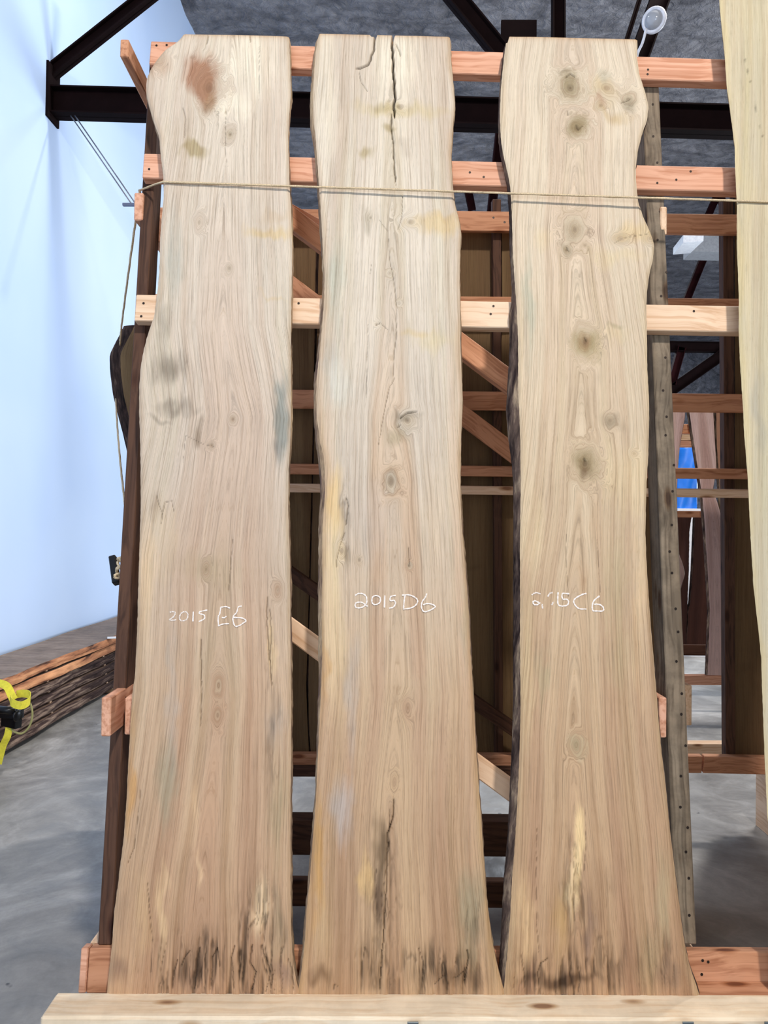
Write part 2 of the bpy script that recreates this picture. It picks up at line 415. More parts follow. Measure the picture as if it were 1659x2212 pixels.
    at = me.attributes.new('grain', 'FLOAT_VECTOR', 'POINT'); at.data.foreach_set('vector', G.astype(np.float32).ravel())
    base = Vector(P[0, cols // 2]); o = link(name, me, mat, None, base)
    tag(o, label, cat, group)
    # end grain caps and the two live edges are parts of their own
    for r, nm in ((rows - 1, 'end_grain'), (0, 'end_grain')):
        a = FR[r]; w0 = a - thick * n * 1.0; st_ = np.linspace(0, 1, cols)[:, None]; w1 = BK[r, 0] * (1 - st_) + BK[r, 1] * st_
        V2 = np.concatenate([a, w1]); me2 = np_mesh(nm, V2, grid_faces(2, cols, 0, r == 0), False); me2.materials.append(M_ENDG); link(nm, me2, None, o)
    for side in (0, 1):
        a = FR[:, -1 if side else 0]; c = BK[:, side]; sg = 1 if side else -1; K = 7
        lay = []
        for k_ in range(K):
            q = k_ / (K - 1); e = a * (1 - q) + c * q
            vv = v[:, 0]; bulge = .007 * math.sin(math.pi * q) + (.005 * (fbm(vv * 14, 0 * vv + q * 3, seed + 101 + side) - .5) + .003 * (vnoise(vv * 60, 0 * vv + q * 5, seed + 111) - .5)) * math.sin(math.pi * q)
            lay.append(e + sg * bulge[:, None] * eu)
        V3 = np.stack(lay, 1).reshape(-1, 3)
        me3 = np_mesh('live_edge', V3, grid_faces(rows, K, 0, not side)); me3.materials.append(bark or M_BARK); link('live_edge', me3, None, o)
    return o
M_ENDG = lumber_mat('slab_end_grain', lin((214, 176, 134)), lin((178, 134, 94)), knots=False)

# ------------------------------------------------------------------ room
def concrete():
    m, nt, b = newmat('polished_concrete', .42, .35)
    tc = N(nt, 'ShaderNodeTexCoord').outputs['Object']
    a = noise(nt, tc, 1.3, 6, .65, 1.2, (1, .7, 1)); c = noise(nt, tc, 5.5, 6, .7, .8); d = noise(nt, tc, 60, 4, .7)
    col = ramp(nt, a, [(.32, lin((120, 117, 113))), (.5, lin((148, 145, 140))), (.68, lin((184, 181, 176)))])
    col = mix(nt, col, ramp(nt, c, [(.34, (.74, .75, .76)), (.52, (1., 1., 1.)), (.66, (1.22, 1.22, 1.24))]), .8, 'MULTIPLY')
    col = mix(nt, col, ramp(nt, d, [(.3, .85), (.6, 1.)]), .5, 'MULTIPLY')
    sp = noise(nt, tc, 13, 2, .5); col = mix(nt, col, ramp(nt, sp, [(.22, (.3, .3, .32)), (.26, (1., 1., 1.))]), 1., 'MULTIPLY')
    nt.links.new(col, b.inputs['Base Color']); nt.links.new(ramp(nt, c, [(.3, .36), (.7, .62)]), b.inputs['Roughness'])
    bump(nt, b, c, .08, .01)
    return m
def quad_box(name, x0, x1, y0, y1, z0, z1, mat, kind='structure', parent=None):
    vs = [(x, y, z) for x in (x0, x1) for y in (y0, y1) for z in (z0, z1)]
    me = mesh(name, vs, [(0, 1, 3, 2), (4, 6, 7, 5), (0, 4, 5, 1), (2, 3, 7, 6), (0, 2, 6, 4), (1, 5, 7, 3)])
    bm = bmesh.new(); bm.from_mesh(me); bmesh.ops.recalc_face_normals(bm, faces=bm.faces); bm.to_mesh(me); bm.free()
    o = link(name, me, mat, parent)
    if kind and parent is None: o['kind'] = kind
    return o
XW = -3.2
quad_box('floor', XW - .2, 16, -9, 32, -.2, 0, concrete())
def wall_mat():
    m, nt, b = newmat('painted_white_wall', .55, .3)
    tc = N(nt, 'ShaderNodeTexCoord').outputs['Object']
    n = noise(nt, tc, .5, 3, .5); n2 = noise(nt, tc, 14, 4, .6)
    nt.links.new(ramp(nt, n, [(.3, lin((190, 214, 250))), (.7, lin((206, 226, 254)))]), b.inputs['Base Color']); bump(nt, b, n2, .1, .004)
    return m
MW = wall_mat()
quad_box('wall_left', XW - .2, XW, -9, 32, 0, 9.4, MW)
quad_box('wall_right', 16, 16.2, -9, 32, 0, 9.4, MW)
def ceil_mat():
    m, nt, b = newmat('grey_insulation_sheeting', .5, .4)
    tc = N(nt, 'ShaderNodeTexCoord').outputs['Object']
    n = noise(nt, tc, 1.6, 5, .6, 1.0, (1, 1.6, 1)); n2 = noise(nt, tc, 6, 5, .65, .6)
    col = mix(nt, ramp(nt, n, [(.35, lin((98, 96, 99))), (.6, lin((148, 145, 147)))]), ramp(nt, n2, [(.35, .8), (.6, (1.12, 1.12, 1.13))]), 1., 'MULTIPLY')
    nt.links.new(col, b.inputs['Base Color']); bump(nt, b, n2, 1., .16)
    return m
MC = ceil_mat()
quad_box('wall_far', XW, 16, 32, 32.2, 0, 9.4, MC)
ce = quad_box('ceiling', XW - .2, 16.2, -9, 32.2, 9.2, 9.4, M_BLACKSTEEL)
rows_y = [7.0 + 1.62 * i for i in range(15)]
for i, y0 in enumerate(rows_y):
    for j in range(5):
        nx, ny = 26, 14; x0 = XW + 3.84 * j; sx = np.linspace(-.01, 3.86, nx)[None, :]; sy = np.linspace(-.005, 1.63, ny)[:, None]
        X = x0 + sx + 0 * sy; Y = y0 + sy + 0 * sx
        sag = .10 * np.sin(np.pi * np.clip(sy, 0, 1.62) / 1.62) ** .6 * np.ones_like(sx) + .12 * (fbm(X * 1.1, Y * 2.2, 5) - .5) + .05 * (fbm(X * 4, Y * 5, 15) - .5)
        Zz = 9.12 - sag
        me = np_mesh('insulation_batt', np.stack([X, Y, Zz], -1).reshape(-1, 3), grid_faces(ny, nx, 0, True)); me.materials.append(MC)
        o = link('insulation_batt', me, None, ce)

# steel roof truss in front of the ceiling
def ibeam(name, A, B, h, wdt, mat, parent, up=(0, 0, 1), tf=.014):
    A = Vector(A); B = Vector(B); X = (B - A).normalized(); U = Vector(up); U = (U - X * U.dot(X)).normalized(); S = X.cross(U)
    vs = []; fs = []
    def bx(u0, u1, s0, s1):
        b = len(vs)
        for P in (A, B):
            for a, c in ((u0, s0), (u0, s1), (u1, s1), (u1, s0)): vs.append(P + U * a + S * c)
        for f in ((0, 1, 2, 3), (4, 7, 6, 5), (0, 4, 5, 1), (1, 5, 6, 2), (2, 6, 7, 3), (3, 7, 4, 0)): fs.append(tuple(b + q for q in f))
    bx(-h / 2, -h / 2 + tf, -wdt / 2, wdt / 2); bx(h / 2 - tf, h / 2, -wdt / 2, wdt / 2); bx(-h / 2, h / 2, -tf / 2, tf / 2)
    return link(name, mesh(name, vs, fs), mat, parent)
YT = 6.9
def on_t(x, y, d=YT): return at_y(x, y, d)
a = on_t(86, 221); b_ = on_t(1590, 264)
tr = empty('roof_truss', a, label='dark steel roof truss crossing behind the tops of the slabs from the white wall', cat='truss')
ch = ibeam('bottom_chord', a, a + (b_ - a) * 1.6, .245, .16, M_BLACKSTEEL, tr)
def web(p, q, w, d=YT, nm='web_member', mat=M_BLACKSTEEL, t=tr):
    A = on_t(*p, d); B = on_t(*q, d); return ibeam(nm, A, B, w, w * .8, mat, t, up=(B - A).cross(Vector((0, 1, 0))))
web((78, 183), (400, -72), .115); web((1140, 185), (880, -130), .15); web((1206, 190), (1206, -140), .115)
web((1352, 200), (1465, -110), .17); web((1318, 200), (1400, -60), .04)
gp = on_t(1120, 120); quad_box('gusset_plate', gp.x - .16, gp.x + .16, YT - .012, YT + .012, gp.z - .45, gp.z + .32, M_BLACKSTEEL, None, tr)
ep = on_t(80, 205); quad_box('end_plate', XW, XW + .02, YT - .12, YT + .12, ep.z - .25, ep.z + .25, M_BLACKSTEEL, None, tr)
A = at_y(1106, 60, YT + .1); B = at_y(1060, 470, 9.2)
o = ibeam('sway_brace', A, B, .10, .08, M_STEEL, None, up=(1, 0, 0)); o_loc = A.copy(); o.data.transform(Matrix.Translation(-o_loc)); o.location = o_loc
tag(o, 'thin dark red sway brace running down between the second and third slab', 'brace')
# farther truss
t2 = empty('roof_truss', on_t(1400, 750, 17), label='distant dark truss seen low in the gap left of the rightmost slab', cat='truss')
def web2(p, q, w, mat=M_STEEL): 
    A = on_t(*p, 17); B = on_t(*q, 17); return ibeam('web_member', A, B, w, w * .8, mat, t2, up=(B - A).cross(Vector((0, 1, 0))))
ibeam('bottom_chord', on_t(1380, 748, 17), on_t(1660, 752, 17), .22, .16, M_BLACKSTEEL, t2)
web2((1440, 850), (1590, 745), .24, M_BLACKSTEEL); web2((1470, 680), (1535, 520), .15); web2((1450, 830), (1472, 750), .17)
web2((1548, 425), (1528, 470), .14); web2((1556, 425), (1572, 470), .14); web2((1010, 405), (1020, 455), .16)

# hanging wires and bracket on the wall
wr = empty('hanging_wire', on_t(155, 252), label='pair of thin grey wires slanting down from the truss along the white wall', cat='wire')
for dx in (0, 9): tube('wire_strand', [on_t(153 + dx, 250, 6.85), on_t(284 + dx, 440, 6.2)], .006, plain('galvanised_wire', lin((120, 122, 132)), .4, .5), wr, 6)
A = on_t(264, 441, 6.2); B = on_t(300, 441, 6.2)
board('bracket', A + Vector((0, 0, .012)), B + Vector((0, 0, .012)), .022, .03, plain('galvanised_bracket', lin((112, 116, 136)), .4, .4), wr, up=(0, 0, 1), bev=.002)

# round dome on its rod
def lathe(name, prof, C, axis, mat, parent, seg=28):
    ax = Vector(axis).normalized(); a1 = ax.cross(Vector((.3, .1, 1))).normalized(); a2 = ax.cross(a1); vs = []; fs = []
    for r, h in prof:
        for k in range(seg):
            th = 2 * math.pi * k / seg; vs.append(C + ax * h + (a1 * math.cos(th) + a2 * math.sin(th)) * r)
    for i in range(len(prof) - 1):
        for k in range(seg): fs.append((i * seg + k, i * seg + (k + 1) % seg, (i + 1) * seg + (k + 1) % seg, (i + 1) * seg + k))
    return link(name, mesh(name, vs, fs, True), mat, parent)
DC = at_y(1412, 43, 6.55)
dm = empty('dome_reflector', DC, label='small round glassy white dome on a thin rod above the third slab', cat='reflector')
mg, ntg, bg = newmat('frosted_dome_glass', .12, .6); bg.inputs['Base Color'].default_value = (.42, .43, .46, 1)
mgw = plain('white_enamel_rim', lin((226, 226, 232)), .35)
ax = (CAM - DC).normalized() + Vector((-.35, 0, .25))
lathe('dome', [(.001, .052), (.03, .05), (.055, .038), (.072, .016), (.076, 0)], DC, ax, mg, dm)
lathe('rim', [(.076, .004), (.086, .012), (.103, .004), (.106, -.012), (.096, -.024), (.05, -.03), (.001, -.03)], DC, ax, mgw, dm)
tube('rod', catmull([at_y(1396, 62, 6.57), at_y(1388, 92, 6.6), at_y(1374, 130, 6.68), at_y(1366, 232, 6.84)], 5), .012, mgw, dm)
# far lamp fitting and grey panel
A = on_t(1492, 532, 15); B = on_t(1520, 503, 13)
lf = board('ceiling_light', A, B, .13, .32, plain('white_light_fitting', lin((236, 238, 246)), .4), None, up=(0, 0, 1))
tag(lf, 'slim white strip light hanging far back, seen in the gap by the rightmost slab', 'light')
A = on_t(1497, 508, 15.2); MGM = plain('grey_sheet_metal', lin((150, 152, 156)), .5)
bd = board('heater_box', A, on_t(1580, 510, 15.2), .32, .5, MGM, None, up=(0, 0, 1))
for q, ow in ((A + Vector((.1, .2, 0)), bd), (A + Vector((.6, .2, 0)), bd), (on_t(1506, 518, 14), lf)):
    hv = tube('hanger_rod', [Vector((q.x, q.y, q.z - .05)), Vector((q.x, q.y, 9.2))], .012, MGM, None, 6); hv.data.transform(ow.matrix_world.inverted() if False else ow.matrix_local.inverted()); hv.parent = ow
tag(bd, 'plain grey overhead box beside the distant strip light', 'box')

# ------------------------------------------------------------------ the rack
rk = empty('slab_rack', FRONT.pt(.3, -.1, .6), label='tall fir timber rack carrying the leaning slabs', cat='rack')
RO = .056                                                   # rail faces stand this far behind the slab faces
def rail(x0, y0, x1, y1, mat=M_FIR, off=RO, h=.089, d=.038, nm='rail', pl=FRONT, ext=0.):
    A = pl.at(x0, y0, off); B = pl.at(x1, y1, off); B = A + (B - A) * (1 + ext)
    return board(nm, A, B, h, d, mat, rk, up=pl.ev)
for y0, x0, y1, x1, m in ((88, 326, 121, 1376, M_FIR), (331, 311, 361, 1590, M_FIR), (636, 294, 661, 1596, M_PALE)):
    rail(x0, y0, x1, y1, m, ext=.42)
rail(193, 2048, 1600, 2056, M_RED, off=RO + .02, ext=.2, nm='base_rail', h=.115)
rail(175, 2048, 191, 2048, M_FIR, off=RO + .018, nm='end_block', h=.115)
q = FRONT.pt(FRONT.uv(FRONT.at(236, 2150))[0], .006, .0); board('ledge_board', q - Vector((0, 0, .021)), q - Vector((0, 0, .021)) + FRONT.eu * 2.3, .038, .075, M_RED, rk, up=(0, 0, 1), away=(0, 1, 0))
# shelf the slabs stand on
A = at_z(124, 2141, .298); B = at_z(1659, 2146, .298); ux = (B - A).normalized()
fw = A.copy(); away = Vector((-ux.y, ux.x, 0))
Af = A - away * .108
sh = board('shelf_board', Af, Af + ux * 2.6, .14, .105, M_SHELF, rk, up=(0, 0, 1), away=(0, 1, 0), bev=.006)
for k in range(3):
    q = Af + ux * (.25 + 1.0 * k) + away * .01 - Vector((0, 0, .141)); board('shelf_block', q, q + ux * .14, q.z, .089, M_RED, rk, up=(0, 0, 1), away=(0, 1, 0))
for x in (880, 1475, 1652):
    q = at_y(x, 2208, Af.y - .002); board('metal_bracket', q, q + ux * .028, .06, .003, plain('zinc_bracket', lin((112, 120, 122)), .4, .6), rk, up=(0, 0, 1), away=(0, 1, 0), bev=.0008)
# posts, standing on sleepers
def post(xt, yt, xb, yb, off, mat, w=.038, d=.089, pl=FRONT, nm='post'):
    A = pl.at(xt, yt, off); B = pl.at(xb, yb, off)
    return board(nm, B, A, w, d, mat, rk, up=-pl.eu if False else -pl.eu, away=pl.b)
PO = RO + .04
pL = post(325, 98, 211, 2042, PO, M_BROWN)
pR = post(1386, 150, 1461, 2040, PO, M_GREYW, w=.058)
pX = post(1990, 160, 2090, 2045, PO, M_FIR)
# screws in the grey post
vs = []; fs = []
for k in range(30):
    y = 230 + k * 60 + random.uniform(-14, 14); tt = (y - 150) / 1890; x = 1386 + 75 * tt + 14 + random.uniform(4, 26)
    c = FRONT.at(x, y, PO - .0012); b0 = len(vs); r = .0042
    for q in range(8): vs.append(c + FRONT.eu * r * math.cos(q * math.pi / 4) + FRONT.ev * r * math.sin(q * math.pi / 4))
    fs.append(tuple(b0 + q for q in range(8)))
o = link('screw_heads', mesh('screw_heads', vs, fs), M_SCREW, rk); o['kind'] = 'stuff'
vs = []; fs = []
for x, y in ((338, 98), (360, 97), (322, 365), (645, 655), (690, 142), (1015, 372), (1045, 382), (1066, 661), (1060, 678), (1400, 150), (1399, 160), (1461, 388), (1492, 370), (1499, 672), (1420, 395), (1066, 470), (1090, 480),
             (310, 655), (305, 683), (1518, 2075), (1516, 2105), (1530, 2078)):
    c = FRONT.at(x, y, RO - .0012 if y < 2000 else RO + .0185); b0 = len(vs); r = .004
    for q in range(8): vs.append(c + FRONT.eu * r * math.cos(q * math.pi / 4) + FRONT.ev * r * math.sin(q * math.pi / 4))
    fs.append(tuple(b0 + q for q in range(8)))
o = link('rail_screws', mesh('rail_screws', vs, fs), M_SCREW, rk); o['kind'] = 'stuff'
# sleepers running back under the rack
def sleeper(x, zt, y0, y1, w=.089, mat=M_PALE, z0=0.):
    board('sleeper', (x, y0, zt), (x, y1, zt), zt - z0, w, mat, rk, up=(0, 0, 1), away=(1, 0, 0))
xs = at_y(176, 2060, 2.14).x
sleeper(xs + .0, .352, 2.20, 4.02, .14); sleeper(.745, .352, 2.24, 4.06, .12); sleeper(1.9, .352, 2.26, 4.1, .12)
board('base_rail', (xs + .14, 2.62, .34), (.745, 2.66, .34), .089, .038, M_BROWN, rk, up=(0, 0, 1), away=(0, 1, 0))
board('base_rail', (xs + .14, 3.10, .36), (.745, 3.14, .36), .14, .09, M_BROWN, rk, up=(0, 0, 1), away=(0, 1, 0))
# back frame
def brail(x0, y0, x1, y1, mat, h=.089, off=0., d=.038, nm='back_rail', e0=0., e1=0.):
    A = BACKP.at(x0, y0, off); B = BACKP.at(x1, y1, off); u = B - A
    return board(nm, A - u * e0, B + u * e1, h, d, mat, rk, up=BACKP.ev, away=BACKP.b)
brail(460, 449, 1435, 461, M_RED, e1=.3, e0=.12)
brail(460, 636, 1596, 645, M_RED, e1=.25, e0=.12)
brail(460, 840, 1590, 851, M_RED, e1=.25, e0=.12)
brail(430, 1000, 1590, 1013, M_RED, h=.05, e1=.25, e0=.1)
brail(430, 1043, 1612, 1058, M_PALE, h=.04, off=-.04, e1=.25, e0=.1)
brail(400, 1628, 1518, 1634, M_RED, e0=.1); brail(1522, 1634, 1650, 1637, M_RED, e1=1.5)
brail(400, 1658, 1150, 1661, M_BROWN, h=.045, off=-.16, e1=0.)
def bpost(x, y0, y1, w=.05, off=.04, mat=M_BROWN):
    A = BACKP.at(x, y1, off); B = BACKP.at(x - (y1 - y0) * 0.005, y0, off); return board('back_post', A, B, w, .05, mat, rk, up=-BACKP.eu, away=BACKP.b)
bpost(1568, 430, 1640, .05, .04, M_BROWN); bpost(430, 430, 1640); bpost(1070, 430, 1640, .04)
# cross ties joining front and back frames
def tie(x, y, d0, length, mat=M_FIR, w=.026, h=.089, drop=0., px2=None):
    A = at_y(x, y, d0); B = A + Vector((-.03 * length, length, drop)); return board('cross_tie', A, B, h, w, mat, rk, up=(0, 0, 1), away=(1, 0, 0))
tie(260, 84, 2.46, 1.25, M_RED, .027, .060, -.05)
tie(290, 416, 2.50, 1.05, M_FIR, .03, .092)
tie(219, 1507, 2.14, 1.75, M_FIR, .027, .108)
tie(270, 1507, 2.20, 1.4, M_FIR, .04, .106)
tie(1424, 1507, 2.23, 1.5, M_FIR, .022, .115)
tie(1427, 446, 2.56, 1.0, M_PALE, .022, .094)
tie(1476, 1480, 3.1, .5, M_PALE, .035, .16)  # pale colour here paints in light from the far floor
# diagonal braces
def brace(x0, y0, x1, y1, h, pl, off, mat, d=.038):
    A = pl.at(x0, y0, off); B = pl.at(x1, y1, off); board('diagonal_brace', A, B, h, d, mat, rk, up=pl.ev, away=pl.b)
brace(400, 1165, 1180, 1735, .062, FRONT, .20, M_PALE)
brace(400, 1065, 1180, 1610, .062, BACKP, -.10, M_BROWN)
brace(400, 420, 1170, 1000, .085, BACKP, -.10, M_RED)
brace(480, 330, 1130, 815, .075, FRONT, .30, M_RED)
brace(560, 400, 700, 478, .05, FRONT, .36, M_FIR)

# ------------------------------------------------------------------ the four front slabs
GREY, PINK, TAN, GRN, YEL, BLU = (196, 186, 170), (206, 180, 160), (186, 148, 112), (166, 168, 144), (214, 186, 134), (170, 172, 180)
PALE = (226, 214, 190); DK = (112, 92, 74); OLV = (178, 158, 112); RST = (176, 118, 82)
E_L = [(72, 397), (89, 383), (103, 359), (127, 338), (148, 325), (169, 316), (198, 315), (236, 324), (270, 334), (291, 343), (338, 347), (380, 352), (422, 353), (464, 349), (515, 345), (578, 344), (627, 340), (681, 333), (717, 320), (750, 311), (786, 304), (831, 300), (892, 300), (952, 302), (1042, 303), (1097, 303), (1195, 300), (1261, 298), (1321, 297), (1397, 294), (1457, 291), (1500, 285), (1560, 281), (1617, 278), (1735, 272), (1802, 267), (1870, 259), (1920, 253), (1971, 246), (2039, 241), (2090, 236), (2155, 229)]
E_R = [(72, 624), (127, 626), (203, 628), (250, 624), (295, 622), (380, 624), (464, 629), (549, 631), (651, 629), (726, 628), (892, 628), (952, 627), (1012, 623), (1097, 622), (1210, 626), (1391, 627), (1542, 628), (1647, 628), (1735, 627), (1870, 627), (2005, 628), (2073, 632), (2110, 638), (2155, 648)]
D_L = [(72, 687), (87, 685), (119, 681), (174, 677), (217, 676), (260, 677), (289, 681), (344, 685), (398, 689), (470, 694), (530, 697), (590, 701), (651, 700), (711, 695), (771, 689), (816, 684), (862, 683), (907, 685), (958, 692), (988, 700), (1042, 703), (1097, 700), (1149, 696), (1249, 696), (1332, 695), (1415, 696), (1481, 694), (1547, 691), (1647, 686), (1735, 682), (1819, 675), (1904, 669), (1971, 662), (2039, 658), (2090, 652), (2155, 642)]
D_R = [(72, 972), (127, 974), (181, 980), (224, 983), (271, 978), (326, 974), (398, 978), (441, 983), (477, 993), (506, 996), (557, 993), (600, 993), (651, 994), (741, 995), (801, 997), (862, 999), (922, 997), (982, 995), (1042, 994), (1100, 996), (1149, 998), (1199, 1003), (1265, 1009), (1332, 1014), (1415, 1017), (1481, 1021), (1564, 1026), (1634, 1030), (1735, 1037), (1836, 1044), (1938, 1051), (1977, 1056), (2037, 1064), (2089, 1075), (2120, 1083), (2155, 1093)]
C_L = [(76, 1094), (90, 1092), (128, 1088), (184, 1083), (239, 1080), (294, 1082), (330, 1087), (367, 1096), (404, 1103), (477, 1107), (534, 1108), (601, 1112), (668, 1117), (736, 1120), (837, 1120), (938, 1124), (1039, 1126), (1084, 1125), (1185, 1124), (1387, 1124), (1522, 1125), (1620, 1123), (1719, 1119), (1818, 1113), (1898, 1107), (1977, 1103), (2057, 1097), (2116, 1091), (2155, 1087)]
C_R = [(76, 1378), (121, 1377), (158, 1382), (195, 1394), (228, 1402), (257, 1399), (290, 1387), (323, 1379), (360, 1374), (396, 1375), (433, 1379), (470, 1391), (499, 1405), (529, 1415), (557, 1412), (594, 1403), (635, 1398), (675, 1397), (736, 1399), (786, 1399), (844, 1402), (904, 1403), (972, 1402), (1039, 1398), (1100, 1396), (1151, 1395), (1218, 1398), (1286, 1402), (1353, 1407), (1421, 1413), (1488, 1418), (1556, 1424), (1623, 1430), (1699, 1439), (1799, 1449), (1878, 1459), (1957, 1469), (2029, 1478), (2085, 1490), (2120, 1502), (2155, 1514)]
F_L = [(-330, 1548), (-150, 1551), (0, 1555), (55, 1560), (110, 1566), (184, 1571), (239, 1579), (312, 1588), (385, 1590), (441, 1593), (534, 1593), (635, 1597), (719, 1597), (786, 1600), (871, 1606), (938, 1609), (1022, 1616), (1100, 1620), (1185, 1624), (1269, 1629), (1353, 1639), (1421, 1646), (1522, 1649), (1606, 1652), (1680, 1655), (1760, 1659), (1900, 1668), (2142, 1690)]
F_R = [(-330, 2050), (0, 2060), (500, 2090), (1000, 2120), (1500, 2150), (2142, 2230)]  # unseen right side, widened to shade the rack interior and floor

slabs_group = 'live edge slabs leaning on the front of the rack'
make_slab('live_edge_slab', FRONT, E_L, E_R, 76, 2150, 0., .052, slab_mat('spalted_maple_one', 1.3), 1,
    [(60, (214, 200, 178), (204, 188, 168)), (500, (212, 198, 178), (206, 186, 166)), (1000, (206, 188, 168), (198, 174, 152)), (1500, (200, 172, 142), (192, 158, 128)), (2140, (194, 156, 120), (178, 138, 106))],
    stains=[(435, 165, 36, 55, RST, .8), (450, 215, 22, 34, (170, 130, 92), .7), (385, 300, 60, 60, OLV, .3), (345, 130, 30, 40, (190, 140, 100), .5), (545, 130, 60, 90, PALE, .7), (500, 230, 40, 30, PALE, .7), (420, 315, 30, 14, OLV, .8),
            (590, 500, 60, 16, YEL, .75), (595, 470, 40, 14, (200, 170, 130), .5), (375, 560, 22, 130, (170, 176, 164), .55), (350, 700, 26, 60, (140, 130, 112), .5), (370, 800, 42, 50, (126, 112, 94), .6), (380, 880, 60, 14, (140, 126, 108), .55), (345, 905, 30, 8, (140, 126, 108), .5),
            (612, 900, 16, 110, (140, 148, 140), .75), (600, 980, 14, 40, (128, 130, 124), .6), (430, 930, 14, 30, (140, 116, 90), .6), (590, 640, 40, 8, YEL, .5),
            (340, 1090, 20, 40, (168, 140, 110), .5), (320, 1250, 22, 160, (224, 190, 146), .6), (360, 1160, 30, 120, YEL, .4), (420, 1220, 60, 50, (170, 152, 112), .4), (480, 1240, 80, 60, (178, 164, 120), .35),
            (450, 1420, 120, 130, (172, 166, 138), .35), (370, 1500, 16, 260, (170, 172, 168), .45), (360, 1700, 26, 110, (160, 158, 132), .6), (585, 1400, 12, 60, (226, 196, 150), .7), (590, 1560, 30, 70, (168, 160, 150), .5), (600, 1760, 26, 140, (170, 160, 120), .5),
            (285, 1560, 14, 60, (210, 168, 112), .6), (283, 1720, 12, 90, (204, 150, 84), .75), (262, 1950, 18, 90, (150, 122, 100), .45), (310, 1980, 26, 110, (204, 170, 122), .5), (350, 1960, 14, 120, (230, 200, 150), .55), (420, 1760, 12, 70, (222, 188, 146), .6), (430, 1870, 10, 50, (224, 192, 150), .6),
            (560, 1960, 24, 60, (230, 204, 164), .75), (600, 2000, 20, 110, (150, 144, 116), .5), (255, 2100, 26, 40, (140, 108, 92), .6), (400, 2110, 50, 30, (140, 108, 86), .5), (540, 2100, 80, 40, (150, 116, 84), .5), (610, 2110, 24, 30, (120, 96, 96), .5)],
    knots=[(497, 290, 12, .8, 1.5), (452, 190, 34, .5, 1.6), (503, 906, 8, .7, 1.3), (495, 580, 8, .5, 1.5), (457, 962, 8, .6, 1.3), (445, 1230, 9, .5, 2), (472, 1480, 12, .4, 2.2), (430, 480, 12, .3, 2), (470, 1545, 10, .4, 2), (340, 120, 20, .35, 1.5), (600, 1275, 10, .4, 2)],
    cracks=[([(434, 1375), (435, 1450), (434, 1580)], 1.6, .006), ([(503, 1160), (498, 1230), (493, 1280)], 1.5, .004), ([(578, 1290), (576, 1330), (580, 1390), (587, 1480)], 2.2, .005), ([(583, 1310), (586, 1370), (582, 1440)], 1.8, .004), ([(395, 1000), (400, 940), (440, 960), (462, 965)], .9, .0015),
            ([(338, 1070), (345, 1095), (350, 1110), (357, 1085), (372, 1082), (375, 1105)], 1.3, .003), ([(350, 1110), (348, 1130)], 1.2, .003), ([(304, 1700), (298, 1760), (290, 1830), (276, 1865)], 1.3, .004), ([(318, 1900), (322, 1960), (330, 2040), (325, 2100)], 1.3, .003), ([(450, 78), (446, 96)], 1.6, .004), ([(540, 78), (541, 92)], 1.6, .004), ([(488, 240), (487, 330), (492, 360)], 1., .002), ([(560, 100), (560, 170), (558, 230)], 1., .002), ([(395, 230), (401, 260), (398, 300)], 1.6, .003),
            ([(390, 2090), (398, 2070), (410, 2055)], 2., .006), ([(420, 2139), (425, 2080), (432, 2045)], 2.2, .007), ([(455, 2139), (458, 2070), (470, 2050), (475, 2090)], 2.2, .007), ([(505, 2139), (500, 2070), (508, 2040)], 2.2, .007), ([(545, 2139), (552, 2100), (540, 2080), (545, 2040)], 2.4, .007), ([(585, 2139), (580, 2090), (570, 2060), (565, 2040)], 2.2, .007), ([(372, 2139), (375, 2100), (385, 2070)], 2., .006), ([(635, 2139), (630, 2095), (622, 2070)], 2., .006)],
    rough=[(500, 2100, 170, 85, .0045), (560, 1990, 50, 90, .003), (350, 2090, 40, 60, .002), (585, 1500, 16, 220, .002), (380, 800, 60, 120, .001)],
    centre=[(76, 500), (300, 488), (500, 480), (700, 480), (900, 505), (1200, 470), (1500, 470), (1900, 440), (2139, 430)], arch=.035,
    backL=[(0, -5), (600, -5), (1400, -5), (2140, -3)], backR=[(0, -8), (2140, -6)], steps=[(380, 403, 12)], bark=M_EDGE, edge_tint=((170, 140, 108), .35),
    label='leftmost pale slab, chalked 2015 E6, with a rust stain near its curved top corner', group=slabs_group)
